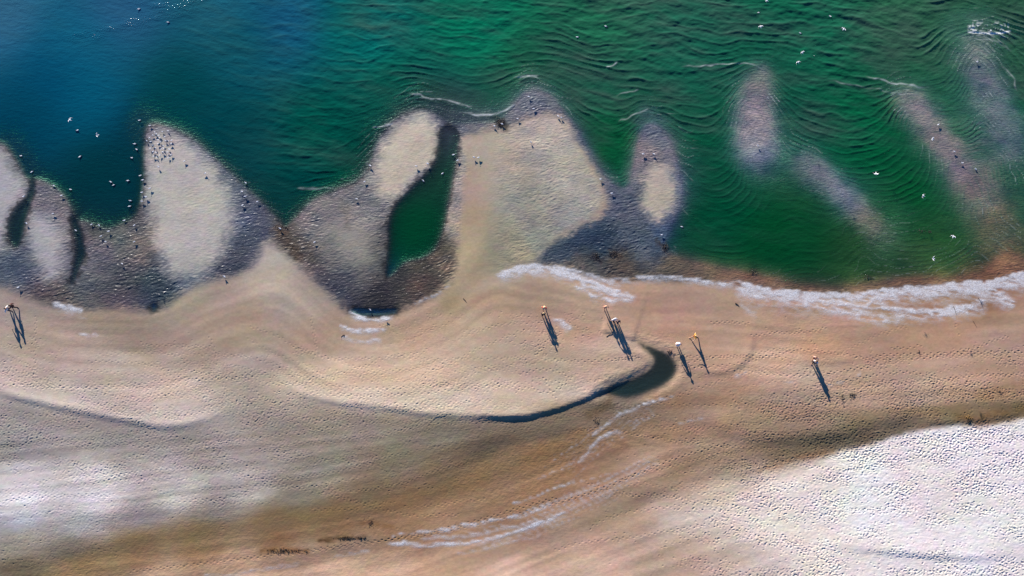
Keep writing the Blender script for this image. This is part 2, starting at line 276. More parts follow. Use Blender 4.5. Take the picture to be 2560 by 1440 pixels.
scarp([(1640,572),(1672,545),(1694,500),(1700,440)], -.0, 10, 40)
scarp([(1900,1290),(1800,1250),(1720,1240)], 0, 10, 40)
scarp([(1750,1045),(1830,1090),(1920,1105),(2040,1098),(2180,1066),(2300,1050)], .12, 40, 90)
scarp([(1980,905),(2040,915),(2140,905)], .05, 20, 50)
scarp([(2300,1060),(2420,1058),(2560,1035)], .10, 16, 60)
H = H+.020*fbm(MU/70, MV/34, 4, 71)*sstep(760, 900, MV)+.05*fbm(MU/240, MV/110, 3, 75)*sstep(900, 1080, MV)
H = H+.010*stk*beachm
depth = np.maximum(-H, 0)
# ---- masks for the sand: wetness, ripples, grain
wet = np.clip(np.maximum(flatm*(1-barm*.75), sstep(260, 20, fd)*.55*(MV > 560)), 0, 1)
wet = np.maximum(wet, sstep(60, 0, -lag)*.7)*(1-whm)
rip = np.clip(flatm*(1-barm*.78)+em*sstep(1190, 1300, MU)*.55*(MV < 680)*(1-flatm), 0, 1)*(1-.0*wet)
rip = np.where((MV > 690) & (MU > 1250) & (flatm < .5), 0, rip)
rip = np.maximum(rip, sstep(40, -5, np.abs(lag+20))*.5)
swb = scatter([(0,1000,.2),(300,1350,.7),(500,1300,.8),(900,1200,.6),(1200,1120,1),(1400,1100,1),(1000,1300,.5),(1500,1200,.2),(1300,900,0),(600,800,0),(800,950,0),(2100,1100,1),(1900,1150,.8),(2300,850,.05),(2400,1250,.5),(2000,1250,.3),(600,1180,.4),(1200,1420,.1),(1700,800,0),(50,1200,.15),(600,1080,.5),(1700,1350,.2),(1500,1010,.8),(200,1400,1)], 60)*(MV > 760)
# ---- footprints wanted per place
foot = scatter([(300,960,.6),(300,905,.12),(600,850,.03),(300,830,0),(600,920,.6),(1000,940,.45),(1200,860,.2),(1360,850,1),(1400,930,.5),(1150,970,.7),(1400,985,.25),(1600,900,0),
 (900,820,0),(1000,1030,.6),(300,1050,1.3),(600,1060,1.3),(900,1080,.9),(1200,1080,.35),(1400,1150,0),(300,1150,1.5),(50,1100,1.4),(600,1170,1),(300,1230,.8),(50,1250,.6),
 (400,1310,.08),(700,1300,.05),(1900,930,.12),(1700,780,0),(2100,800,0),(2300,850,.08),(2100,900,.25),(2400,900,.35),(2200,970,1.1),(2500,960,1.9),(2000,1010,1.4),(2300,1020,2.0),
 (1800,1000,.25),(1750,1090,.4),(1950,1080,1.9),(2100,1090,2.3),(2450,1030,2.2),(1700,1180,.5),(1900,1150,1.3),(1300,1300,.02),(2200,1200,1.7),(2500,1200,1.9),(2500,1300,1.8),(2300,1400,1.7),
 (2000,1300,1),(1800,1350,.8),(1600,1380,.25),(1650,1250,.4),(1200,1400,.02),(700,1430,0),(2000,1420,1.3),(2500,800,0),(1400,700,0),(200,700,0),(2500,720,0)], 40)
foot = np.where(MV < 770, 0, foot)*(lag < -10)

# ---- wave travel time through the shoaling water (crests bend round the bars)
def travel(cell=10.0):
    xs = np.arange(U0, 3180, cell); ys = np.arange(V0, 860, cell); X, Y = np.meshgrid(xs, ys)
    D = sample(depth, X.ravel(), Y.ravel()).reshape(X.shape)
    s = 1/np.sqrt(np.clip(D, .11, .9))*(1+.10*noise(X/170, Y/170, 5))
    T = np.full(X.shape, 1e6); T[0] = (xs-1280)*-.10+np.sin(xs/260)*20
    for it in range(420):
        P = np.pad(T, 1, constant_values=1e6)
        a = np.minimum(P[1:-1, :-2], P[1:-1, 2:]); b = np.minimum(P[:-2, 1:-1], P[2:, 1:-1])
        f = s*cell; d = np.abs(a-b)
        n = np.where(d >= f, np.minimum(a, b)+f, (a+b+np.sqrt(np.maximum(2*f*f-d*d, 0)))/2)
        n[0] = T[0]; T = np.minimum(T, n)
    P = np.pad(T, 2, mode='edge')
    T = sum(P[2+i:2+i+T.shape[0], 2+j:2+j+T.shape[1]] for i in (-1, 0, 1) for j in (-1, 0, 1))/9
    return xs, ys, T
txs, tys, TT = travel()
def tsample(u, v):
    a = np.clip((u-U0)/10, 0, len(txs)-1.001); b = np.clip((v-V0)/10, 0, len(tys)-1.001)
    i = a.astype(int); j = b.astype(int); a = a-i; b = b-j; F = TT
    return (F[j, i]*(1-a)+F[j, i+1]*a)*(1-b)+(F[j+1, i]*(1-a)+F[j+1, i+1]*a)*b

# ------------------------------------------------------------------ mesh helpers
def spread(lo, hi, d, far):
    c = list(np.arange(lo, hi+d/2, d)); s = d; a = c[0]; b = c[-1]; L = []; Rr = []
    while b < far: s *= 1.35; b += s; a -= s; Rr.append(b); L.append(a)
    return np.array(L[::-1]+c+Rr)
def grid_mesh(name, xs, ys, Z, keep=None):
    nx, ny = len(xs), len(ys); X, Y = np.meshgrid(xs, ys)
    co = np.stack([X.ravel(), Y.ravel(), Z.ravel()], -1).astype(np.float32)
    i = np.arange(nx*ny).reshape(ny, nx)
    q = np.stack([i[:-1, :-1], i[:-1, 1:], i[1:, 1:], i[1:, :-1]], -1).reshape(-1, 4)
    idx = None
    if keep is not None:
        k = keep.reshape(ny, nx); kf = (k[:-1, :-1] | k[:-1, 1:] | k[1:, 1:] | k[1:, :-1]).ravel(); q = q[kf]
        used = np.zeros(nx*ny, bool); used[q.ravel()] = True; idx = np.nonzero(used)[0]
        mp = np.zeros(nx*ny, np.int64); mp[idx] = np.arange(len(idx)); q = mp[q]; co = co[idx]
    me = bpy.data.meshes.new(name); me.vertices.add(len(co)); me.vertices.foreach_set('co', co.ravel())
    me.loops.add(q.size); me.loops.foreach_set('vertex_index', q.ravel().astype(np.int32))
    me.polygons.add(len(q)); me.polygons.foreach_set('loop_start', (np.arange(len(q))*4).astype(np.int32))
    me.update(calc_edges=True); me.polygons.foreach_set('use_smooth', np.ones(len(q), bool))
    o = bpy.data.objects.new(name, me); COL.objects.link(o)
    return o, idx
def attr(o, name, rgb, idx=None):
    if idx is not None: rgb = rgb[idx]
    a = o.data.attributes.new(name, 'FLOAT_COLOR', 'POINT')
    d = np.ones((len(rgb), 4), np.float32); d[:, :rgb.shape[1]] = rgb; a.data.foreach_set('color', d.ravel())
def tag(o, label=None, cat=None, group=None, kind=None):
    if label: o['label'] = label
    if cat: o['category'] = cat
    if group: o['group'] = group
    if kind: o['kind'] = kind
    return o
class NT:
    def __init__(s, name):
        s.m = bpy.data.materials.new(name); s.m.use_nodes = True; s.t = s.m.node_tree; s.t.nodes.clear()
    def n(s, typ, **k):
        x = s.t.nodes.new(typ)
        for a, b in k.items():
            if a.startswith('_'): setattr(x, a[1:], b)
        return x
    def l(s, a, b): s.t.links.new(a, b)
    def math(s, op, a, b=None):
        x = s.n('ShaderNodeMath', _operation=op)
        for i, q in enumerate((a, b)):
            if q is None: continue
            if isinstance(q, (int, float)): x.inputs[i].default_value = q
            else: s.l(q, x.inputs[i])
        return x.outputs[0]
    def noise(s, vec, scale, detail=3, rough=.55):
        x = s.n('ShaderNodeTexNoise'); s.l(vec, x.inputs['Vector']); x.inputs['Scale'].default_value = scale
        x.inputs['Detail'].default_value = detail; x.inputs['Roughness'].default_value = rough; return x.outputs[0]
    def mapped(s, vec, scale, rot=0):
        x = s.n('ShaderNodeMapping'); s.l(vec, x.inputs[0]); x.inputs['Scale'].default_value = scale; x.inputs['Rotation'].default_value = (0, 0, rot); return x.outputs[0]

# ------------------------------------------------------------------ ground
DX = .088
gx = spread(-82, 82, DX, 3500); gy = spread(-43, 47.5, DX, 3500)
X, Y = np.meshgrid(gx, gy); X = X.ravel(); Y = Y.ravel()
u, v = px(X, Y)
behind = (Y*0-CAM[2]*ct-(Y-CAM[1])*st) > -20      # far behind the camera plane
u = np.where(behind, 1280+X*17, u); v = np.where(behind, 720-Y*17, v)
z = sample(H, u, v)
RIP = sample(rip, u, v); SWB = sample(swb, u, v); WH_ = sample(whm, u, v)
ink = (np.abs(X) < 84) & (Y > -45) & (Y < 49)
def stretched(ang, lx, ly, o, seed):
    c, s = math.cos(ang), math.sin(ang); a = X*c+Y*s; b = -X*s+Y*c
    wv = .35*noise(X/2.2, Y/2.2, seed+40)
    return fbm(a/lx, (b+wv)/ly, o, seed)
r1 = stretched(R(12), .50, .18, 2, 3)
edge = .3+.7*sstep(2, 26, sample(sd0, u, v))*sstep(2, 20, -sample(pool, u, v))
z = z+ink*RIP*edge*.038*r1*(.55+.8*sstep(-.4, .5, fbm(X/3, Y/2, 2, 77)))
z = z+ink*SWB*.016*stretched(R(38), .60, .22, 3, 5)
z = z+ink*WH_*.010*stretched(R(6), .42, .19, 2, 8)
z = z+ink*.004*fbm(X/.5, Y/.35, 2, 12)*(1-RIP)
# footprints: trails and scattered treads pressed into the mesh
prints = []
fr = np.random.default_rng(5)
def dens(a, b): return sample(foot, np.array([a]), np.array([b]))[0]
n = 95000; ru = fr.uniform(-20, 2600, n); rv = fr.uniform(780, 1460, n); dd = sample(foot, ru, rv)
clump = .08+1.9*sstep(-.25, .45, fbm(ru/90, rv/26, 4, 90))
kp = fr.random(n) < np.maximum(dd-.25, 0)*.44*clump
prints.append(np.stack([ru[kp], rv[kp], fr.normal(0, .5, kp.sum()), fr.uniform(.45, .95, kp.sum())], -1))
tr = []
for k in range(250):
    a = fr.uniform(-20, 2560); b = fr.uniform(800, 1300); d = dens(a, b)
    if fr.random() > d*.9+.02: continue
    sgn = fr.choice([-1, 1]); cross = fr.random() < .06
    ang = fr.normal(0, .10)+(1.4 if cross else 0); L = int(fr.integers(10, 26) if cross else fr.integers(25, 130)); dp = fr.uniform(.5, 1.1); stp = fr.uniform(6.4, 9.6); wob = fr.uniform(.2, 1.0)
    for j in range(L):
        base = -.14*float(sstep(1750, 2300, a)) - .12*math.exp(-((a-750)/160)**2)*-1 - .16*math.exp(-((a-1050)/220)**2)
        th = ang+(0 if cross else base); q_ = stp*fr.uniform(.8, 1.2); a += q_*sgn*math.cos(th); b += q_*sgn*math.sin(th)+fr.normal(0, wob); ang += fr.normal(0, .045); ang *= .985 if not cross else 1
        if a < -20 or a > 2590 or b < 790: break
        if j % 5 == 0 and dens(a, b) < .13: break
        lr = 2.1*(1 if j % 2 else -1)
        tr.append((a-lr*math.sin(th), b+lr*math.cos(th), -th, dp*fr.uniform(.8, 1.15)))
for P in [[(-20,962),(120,968),(300,966),(420,952),(560,948),(640,940)], [(60,960),(200,972),(330,970),(450,966)], [(700,962),(820,960),(920,975),(1100,965),(1290,960)], [(720,985),(900,990),(1050,985),(1200,968),(1300,970)],
          [(330,1428),(480,1412),(640,1392),(760,1378),(860,1362),(960,1350),(1080,1335),(1200,1308),(1290,1288),(1400,1255),(1500,1225),(1590,1185),(1700,1140),(1820,1110)],
          [(700,1388),(900,1362),(1100,1325),(1200,1300),(1290,1272),(1390,1245)], [(1290,980),(1330,965),(1350,985),(1400,975),(1430,940),(1360,920),(1300,935)], [(1360,945),(1390,1000)],
          [(2200,888),(2330,886),(2440,882),(2560,880)], [(1900,935),(2000,940),(2100,930),(2200,912)], [(1960,985),(2100,955),(2250,925),(2330,945)], [(1540,900),(1620,890),(1500,905),(1380,900)]]:
    Q = smooth_line(P, False, 2); s = 0; k = 0; L = np.hypot(*(Q[1:]-Q[:-1]).T); cum = np.concatenate([[0], np.cumsum(L)])
    for d in np.arange(0, cum[-1], 8.4):
        a = np.interp(d, cum, Q[:, 0]); b = np.interp(d, cum, Q[:, 1]); a2 = np.interp(d+2, cum, Q[:, 0]); b2 = np.interp(d+2, cum, Q[:, 1])
        th = math.atan2(b2-b, a2-a); k += 1; lr = 2.2*(1 if k % 2 else -1); tr.append((a-lr*math.sin(th), b+lr*math.cos(th), -th, 1.2))
prints.append(np.array(tr)); P = np.concatenate(prints)
d = np.stack([(P[:, 0]-1280)/FPX, (720-P[:, 1])/FPX], -1); rz = d[:, 1]*st-ct; tt = -CAM[2]/rz
PX = d[:, 0]*tt; PY = CAM[1]+(d[:, 1]*ct+st)*tt
i0 = int(np.argmin(np.abs(gx+82))); j0 = int(np.argmin(np.abs(gy+43)))
ci = np.round((PX+82)/DX).astype(int)+i0; cj = np.round((PY+43)/DX).astype(int)+j0
ok = (ci > 6) & (ci < len(gx)-7) & (cj > 6) & (cj < len(gy)-7) & (np.abs(PX) < 80)
ci, cj, PX, PY, P = ci[ok], cj[ok], PX[ok], PY[ok], P[ok]
P[:, 3] *= (1+.22*sample(whm, P[:, 0], P[:, 1]))*(.72+.28*sstep(1100, 1700, P[:, 0]))
pit = np.zeros((len(gy), len(gx)), np.float64); ca, sa = np.cos(P[:, 2]), np.sin(P[:, 2])
for a in range(-4, 5):
    for b in range(-3, 4):
        xx = gx[ci+a]-PX; yy = gy[cj+b]-PY; al = xx*ca+yy*sa; ac = -xx*sa+yy*ca
        r2 = (al/.135)**2+(ac/.072)**2
        np.add.at(pit, (cj+b, ci+a), P[:, 3]*(-.055*np.exp(-r2)+.010*np.exp(-(np.sqrt(r2)-1.9)**2/.35)))
pit = np.clip(pit, -.11, .03).ravel()
z = z+pit
Z = z.reshape(len(gy), len(gx))
ground, _ = grid_mesh('ground', gx, gy, Z); tag(ground, kind='structure')
wa = 9*np.clip(sample(flatm, u, v)+.25, 0, 1)*ink*(.35+.65*sstep(-20, 6, sample(sd0, u, v)))
uw = u+wa*(fbm(u/9, v/5, 2, 140)+.8*fbm(u/34, v/22, 2, 141)); vw = v+wa*(fbm(u/9, v/5, 2, 142)+.8*fbm(u/34, v/22, 2, 143))
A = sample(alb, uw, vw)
g1 = fbm(X/.28, Y/.2, 2, 21); A = A*(1+ink*.09*g1)[:, None]
# dark wet crumbs, sea-shell grit speckle on the flats
spk = noise(X/.17, Y/.17, 33)*noise(X/1.9, Y/1.6, 34)
A = A*(1+ink*(RIP*.35)*spk)[:, None]
A = A*(1+(ink*RIP*fbm(X/2.4, Y/1.5, 4, 222))[:, None]*np.array([.62, .50, .36]))
hue = np.stack([noise(X/.8, Y/.5, 60+k) for k in range(3)], -1); A = A*(1+.045*ink[:, None]*hue)
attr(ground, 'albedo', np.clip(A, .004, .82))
attr(ground, 'mask', np.stack([sample(wet, u, v), RIP, SWB], -1))
G = NT('sand'); at1 = G.n('ShaderNodeAttribute', _attribute_name='albedo'); at2 = G.n('ShaderNodeAttribute', _attribute_name='mask'); sp = G.n('ShaderNodeSeparateColor'); G.l(at2.outputs[0], sp.inputs[0])
geo = G.n('ShaderNodeNewGeometry'); pos = geo.outputs['Position']
n1 = G.noise(G.mapped(pos, (1.6, 4.2, 1), R(-14)), 1.0, 3, .6); n2 = G.noise(pos, 14.0, 2)
hgt = G.math('ADD', G.math('MULTIPLY', G.math('MULTIPLY', n1, .085), G.math('MAXIMUM', sp.outputs[1], G.math('MULTIPLY', sp.outputs[2], .6))), G.math('MULTIPLY', n2, .006))
bp = G.n('ShaderNodeBump'); G.l(hgt, bp.inputs['Height']); bp.inputs['Strength'].default_value = 1.0; bp.inputs['Distance'].default_value = 1.0
bs = G.n('ShaderNodeBsdfPrincipled'); G.l(at1.outputs[0], bs.inputs['Base Color']); G.l(bp.outputs[0], bs.inputs['Normal'])
rg = G.math('SUBTRACT', .85, G.math('MULTIPLY', sp.outputs[0], .52)); G.l(rg, bs.inputs['Roughness'])
G.l(G.math('ADD', .15, G.math('MULTIPLY', sp.outputs[0], .28)), bs.inputs['Specular IOR Level'])
out = G.n('ShaderNodeOutputMaterial'); G.l(bs.outputs[0], out.inputs[0]); ground.data.materials.append(G.m)
def gz(x, y):                                    # ground height under a point
    i = min(max(int(np.searchsorted(gx, x)), 1), len(gx)-1); j = min(max(int(np.searchsorted(gy, y)), 1), len(gy)-1)
    return float(Z[j, i])

# ------------------------------------------------------------------ water
def water_mat():
    M = NT('sea_water'); a = M.n('ShaderNodeAttribute', _attribute_name='scatter'); b = M.n('ShaderNodeAttribute', _attribute_name='trans'); f = M.n('ShaderNodeAttribute', _attribute_name='foam')
    pos = M.n('ShaderNodeNewGeometry').outputs['Position']
    h = M.math('ADD', M.math('MULTIPLY', M.noise(M.mapped(pos, (1.1, 2.6, 1), R(-10)), 1.0, 4, .6), .062), M.math('MULTIPLY', M.noise(pos, 7.0, 2), .010))
    s0 = M.n('ShaderNodeSeparateColor'); M.l(f.outputs[0], s0.inputs[0]); h = M.math('ADD', h, M.math('MULTIPLY', M.math('MULTIPLY', M.noise(pos, 4.6, 3), .15), s0.outputs[1]))
    bp = M.n('ShaderNodeBump'); M.l(h, bp.inputs['Height']); bp.inputs['Strength'].default_value = .75; bp.inputs['Distance'].default_value = 1.0
    tr = M.n('ShaderNodeBsdfTransparent'); M.l(b.outputs[0], tr.inputs[0])
    df = M.n('ShaderNodeBsdfDiffuse'); M.l(a.outputs[0], df.inputs[0]); M.l(bp.outputs[0], df.inputs['Normal'])
    ad = M.n('ShaderNodeAddShader'); M.l(tr.outputs[0], ad.inputs[0]); M.l(df.outputs[0], ad.inputs[1])
    gl = M.n('ShaderNodeBsdfGlossy'); gl.inputs['Roughness'].default_value = .10; M.l(bp.outputs[0], gl.inputs['Normal'])
    geo = M.n('ShaderNodeNewGeometry'); dt = M.n('ShaderNodeVectorMath', _operation='DOT_PRODUCT'); M.l(geo.outputs['Incoming'], dt.inputs[0]); M.l(bp.outputs[0], dt.inputs[1])
    cs = M.math('SUBTRACT', 1.0, M.math('ABSOLUTE', dt.outputs['Value'])); fres = M.math('ADD', .02, M.math('MULTIPLY', M.math('POWER', cs, 5.0), .98))   # same from either side of the surface
    mx = M.n('ShaderNodeMixShader'); M.l(fres, mx.inputs[0]); M.l(ad.outputs[0], mx.inputs[1]); M.l(gl.outputs[0], mx.inputs[2])
    fo = M.n('ShaderNodeBsdfDiffuse'); fo.inputs[0].default_value = (.72, .74, .72, 1)
    sp = M.n('ShaderNodeSeparateColor'); M.l(f.outputs[0], sp.inputs[0])
    fm = M.math('MULTIPLY', sp.outputs[0], M.math('ADD', .35, M.noise(pos, 9.0, 3)))
    cl = M.n('ShaderNodeClamp'); M.l(fm, cl.inputs[0])
    m2 = M.n('ShaderNodeMixShader'); M.l(cl.outputs[0], m2.inputs[0]); M.l(mx.outputs[0], m2.inputs[1]); M.l(fo.outputs[0], m2.inputs[2])
    o = M.n('ShaderNodeOutputMaterial'); M.l(m2.outputs[0], o.inputs[0]); return M.m
WM = water_mat()
KT = np.array([5.5, 2.6, 3.6])
DWX = .13
wx = spread(-82, 82, DWX, 3500); wy = spread(-15, 47.5, DWX, 3500)
X, Y = np.meshgrid(wx, wy); X = X.ravel(); Y = Y.ravel(); u, v = px(X, Y)
far = (Y < -40) | (np.abs(X) > 300) | (Y > 300); 
D = sample(depth, u, v); AM = sample(amp, u, v); ink = ((np.abs(X) < 84) & (Y > -16) & (Y < 49)).astype(float)
T = tsample(u, v)+fbm(u/150, v/90, 3, 81)*26+fbm(u/40, v/24, 2, 84)*6
k1 = 2*math.pi/27.0
def crest(ph, s):
    return np.exp(s*(np.cos(ph)-1))-np.exp(-s)*.9
env = np.clip(.55+1.25*fbm(u/80, v/40, 3, 87), .0, 1.35)
env2 = np.clip(.5+.9*fbm(u/90, v/40, 3, 97), 0, 1.3)
shoal = sstep(0, .16, D)*.85+.15
w1 = crest(T*k1, 2.6)*env; w2 = crest(T*k1*2.1+fbm(u/60, v/40, 2, 66)*4, 1.2)*env2
w3 = fbm((u+.35*v)/46, (v-.35*u)/15, 4, 88)
near = .60+.40*sstep(.85, .45, D)
w6 = 1-2*np.abs(fbm((u+.25*v)/105, (v-.18*u)/34, 4, 260)); w6b = 1-2*np.abs(fbm((u-.3*v)/90, (v+.28*u)/30, 4, 262))
w5 = fbm((u-.5*v)/30, (v+.5*u)/13, 3, 188)
zw = ink*AM*shoal*(.100*w1*near+.026*w2+(1-near)*(.20*w6+.10*w6b)+.072*w3+.036*w5)+ink*(.012+.010*AM)*fbm((u+.3*v)/22, (v-.3*u)/8, 2, 91)*sstep(0, .05, D)
# thin overlapping wavelets running over the shallows
w4 = crest((T*.8+u*.30)*2*math.pi/34+fbm(u/50, v/50, 2, 71)*5, 7)*sstep(.0, .35, fbm(u/70, v/70, 2, 73)+.25)
shal = sstep(.0, .03, D)*sstep(.40, .12, D)
zw = zw+ink*AM*shal*.055*w4
zw = np.maximum(zw, -D+.004*(D > .02)) * (D > 0)
keepw = (D > 0) & (v < 800) | ((Y > 60))
depw = np.maximum(D+zw, 0)
TR = np.exp(-KT[None]*depw[:, None]*1.0)
tb = np.clip(.22+.55*fbm((u+.3*v)/190, (v-.22*u)/70, 3, 120)+.35*fbm((u+.3*v)/60, (v-.22*u)/16, 3, 121)+.22*w1, 0, .9)*np.clip(AM, 0, 1)
sc_ = .95*sample(sea, u, v)*(1+.22*np.clip(AM, 0, 1))[:, None]
sc_ = sc_*(1-tb[:, None])+np.array([68., 92, 84])*tb[:, None]
SC = lin(np.clip(sc_, 0, 255))/KW
SC = SC*(1-TR)
# foam: where steep crests meet the shallows, and the one breaking crest at the top right
pr = w1*AM*shal
fm = sstep(.80, 1.15, pr)*.55*sstep(.1, .5, fbm(u/30, v/12, 3, 77)+.35)
fm = fm+AM*shal*sstep(.86, 1.0, w4)*.30
def nearline(P, wd):
    Q = smooth_line(P, False, 2); q, t = seg_dist(Q, u, v, False); return q, t
sel = (u > 2300) & (u < 2560) & (v > 20) & (v < 130)
q, t = seg_dist(smooth_line([(2415,80),(2450,82),(2475,85),(2510,82),(2530,76)], False, 2), u[sel], v[sel], False)
f0 = np.exp(-((q)/2.2)**2)*1.2+sstep(0, -6, q)*sstep(-38, -6, q)*sstep(.05, .5, noise(u[sel]/4, v[sel]/4, 3)*.8+noise(u[sel]/14, v[sel]/14, 4)*.6)*.8
fm[sel] += f0*sstep(0, .1, t)*sstep(1, .9, t)
for P_, s_ in [([(1010,229),(1050,240),(1100,250),(1127,254),(1160,262),(1190,272)], .8), ([(930,318),(960,316),(990,308)], .8), ([(1150,280),(1200,290),(1245,286),(1290,262),(1320,240)], .9), ([(1282,196),(1326,186),(1352,199)], .7),
              ([(1510,170),(1525,168),(1545,155)], .9), ([(2160,190),(2230,208),(2290,216),(2330,220)], .7), ([(2060,200),(2180,222),(2260,235),(2310,240)], .35), ([(1700,170),(1860,155),(1895,165),(1920,180)], .6), ([(740,470),(790,471),(840,472)], .5), ([(1540,240),(1570,228),(1600,226)], .5),
              ([(2430,97),(2460,98),(2500,108),(2530,130)], .35), ([(2500,160),(2530,185),(2545,230)], .5), ([(1545,305),(1590,285),(1630,272)], .5), ([(915,405),(922,412)], .3)]:
    Q = np.array(P_, float); a0, b0 = Q.min(0)-20; a1, b1 = Q.max(0)+20; sel = (u > a0) & (u < a1) & (v > b0) & (v < b1)
    q, t = seg_dist(smooth_line(P_, False, 2), u[sel]+4*noise(u[sel]/18, v[sel]/18, 8), v[sel]+3*noise(u[sel]/14, v[sel]/14, 9), False)
    e = sstep(0, .2, t)*sstep(1, .8, t); g = np.exp(-(q/1.7)**2)*e*.75
    fm[sel] += g*s_*(.7+.5*noise(u[sel]/9, v[sel]/9, 14)); zw[sel] += .07*np.exp(-(q/7)**2)*e*s_*(D[sel] > .01)
fm = np.clip(fm, 0, 1)*ink
chop = np.zeros_like(u); sel = (u < 800) & (v < 200)
for P_, wd_, a_ in [([(190,98),(300,72),(370,52),(440,26),(500,-10)], 26, 1), ([(320,-10),(350,12),(420,8)], 18, .9), ([(-20,10),(60,20),(130,30)], 30, .5), ([(80,90),(200,90),(330,110)], 50, .3), ([(500,20),(640,5),(800,20)], 26, .35)]:
    q, t = seg_dist(smooth_line(P_, False, 2), u[sel], v[sel], False); chop[sel] = np.maximum(chop[sel], np.exp(-(q/wd_)**2)*a_)
chop = chop*np.clip(.6+.8*fbm(u/40, v/14, 3, 200), 0, 1.2)
water, idx = grid_mesh('water', wx, wy, zw.reshape(len(wy), len(wx)), keepw)
tag(water, kind='structure'); attr(water, 'scatter', SC, idx); attr(water, 'trans', TR, idx); attr(water, 'foam', np.stack([fm, chop, fm], -1), idx); water.data.materials.append(WM)
# beach lagoon, its own still water
lx = np.arange(0, 26, .15); lx = lx-0.0; ly = np.arange(-20, -4, .15)
X, Y = np.meshgrid(lx, ly); X = X.ravel(); Y = Y.ravel(); u, v = px(X, Y, LEVEL2)
D = LEVEL2-sample(H, u, v); keep = (D > -.012) & (sample(lag, u, v) > -9)
zl = LEVEL2+.003*fbm(X/.5, Y/.3, 2, 5)
lagw, idx = grid_mesh('tidal_pool', lx, ly, zl.reshape(len(ly), len(lx)), keep); tag(lagw, kind='structure')
TR = np.exp(-np.array([9, 7, 7.])[None]*np.maximum(D, 0)[:, None]); attr(lagw, 'scatter', lin(sample(sea, u, v))/KW*(1-TR), idx); attr(lagw, 'trans', TR, idx); attr(lagw, 'foam', np.zeros((len(u), 3)), idx); lagw.data.materials.append(WM)

# ------------------------------------------------------------------ foam left on the sand
fx_ = np.arange(-80, 80, .16); fy_ = np.arange(-43, 6, .16); X, Y = np.meshgrid(fx_, fy_); X = X.ravel(); Y = Y.ravel(); u, v = px(X, Y)
FM = np.zeros_like(MU)
def foamband(P, up, dn, s, e0=.08, seed=0, str_=(70, 9)):
    global FM
    q, t = line(P, 2); q = q+NW2*4+NW1*6
    e = sstep(0, e0, t)*sstep(1, 1-e0, t)
    b = sstep(-up, 0, q)*np.exp(-(np.maximum(q, 0)/dn)**1.3)*e*s
    FM = np.maximum(FM, b)
foamband([(1230,686),(1300,668),(1360,664),(1410,676),(1460,700),(1510,718),(1560,735),(1600,745)], 7, 16, .95)
foamband([(1380,664),(1450,678),(1520,700),(1560,712)], 5, 10, .55)
foamband([(1500,697),(1580,694),(1700,692),(1770,702),(1850,708)], 4, 12, .6)
foamband([(1830,704),(1900,716),(1980,728),(2060,736),(2140,733),(2220,722),(2320,714),(2420,706),(2480,702),(2530,690),(2600,680),(2900,680)], 4, 30, 1.0, .03)
foamband([(2060,750),(2150,765),(2280,780),(2400,765),(2480,745)], 12, 22, .75)
foamband([(1980,740),(2060,765),(2140,790),(2240,800)], 10, 18, .5)
foamband([(2400,712),(2470,725),(2520,745),(2540,770)], 12, 20, .7)
foamband([(870,776),(890,790),(930,800),(975,792),(990,780)], 5, 7, .8)
foamband([(845,812),(880,822),(930,828),(970,822)], 5, 7, .75); foamband([(850,838),(900,852),(960,850)], 5, 9, .35)
foamband([(130,752),(165,766),(210,770)], 6, 10, .75); foamband([(195,832),(225,836),(250,838)], 4, 4, .45); foamband([(160,780),(190,790),(230,788)], 3, 8, .3); foamband([(1030,760),(1080,742),(1130,708)], 3, 6, .4)
foamband([(1380,790),(1400,800),(1430,825)], 6, 9, .55); foamband([(1470,735),(1510,748),(1545,750)], 8, 10, .7); foamband([(1430,715),(1480,728),(1540,740)], 5, 9, .5)
foamband([(1840,760),(1870,772),(1900,784)], 5, 12, .3); foamband([(1950,955),(2000,952)], 3, 5, .35); foamband([(2130,945),(2150,930)], 4, 5, .35)
foamband([(2060,965),(2110,955)], 3, 5, .3); foamband([(1700,985),(1600,1012),(1540,1040),(1500,1070),(1470,1100)][::-1], 3, 4, .6, .1); foamband([(1830,940),(1870,925)], 3, 6, .3); foamband([(1690,1060),(1760,1042)], 3, 5, .3)
foamband([(1440,1160),(1480,1120),(1500,1095),(1520,1080),(1560,1072)], 3, 5, .6); foamband([(1340,1200),(1400,1175),(1440,1150)], 2, 3, .4)
foamband([(1270,1262),(1330,1244),(1390,1222),(1440,1195)], 3, 3, .5)
foamband([(960,1342),(1060,1330),(1160,1312),(1250,1296),(1310,1288),(1390,1258)], 3, 3, .7)
foamband([(950,1354),(1050,1360),(1150,1358),(1240,1340),(1290,1328),(1360,1300),(1430,1275)], 4, 5, .9)
foamband([(1040,1345),(1150,1340),(1240,1322),(1300,1312),(1370,1290)], 4, 4, .5); foamband([(1130,1382),(1210,1372),(1280,1352),(1360,1335)], 3, 5, .35); foamband([(820,1390),(880,1384),(930,1374)], 3, 5, .3)
foamband([(500,1438),(640,1424),(760,1408)], 5, 9, .3); foamband([(1380,1222),(1450,1200),(1540,1180)], 2, 3, .3)
fr2 = np.random.default_rng(9)
for k in range(9):
    o_ = -34+8.5*k+fr2.uniform(-2, 2); a_, b_ = sorted(fr2.uniform(0, 1, 2)); a_ *= .5; b_ = .55+.45*b_
    Q = smooth_line([(930,1350+o_*.25),(1080,1350+o_*.5),(1220,1335+o_*.8),(1330,1305+o_),(1440,1262+o_),(1560,1200+o_),(1690,1125+o_*.8)], False, 2); n_ = len(Q)
    foamband(Q[int(a_*n_):int(b_*n_)], 3, 3, fr2.uniform(.18, .42), .2)
for k in range(7):
    o_ = -30+10*k; foamband([(1720-o_*.3,985+o_*.5),(1600+o_*.2,1025+o_*.8),(1500+o_*.5,1090+o_*.9),(1420+o_*.7,1160+o_),(1320+o_,1225+o_*.8)][::-1], 2, 2.5, fr2.uniform(.15, .34), .3)
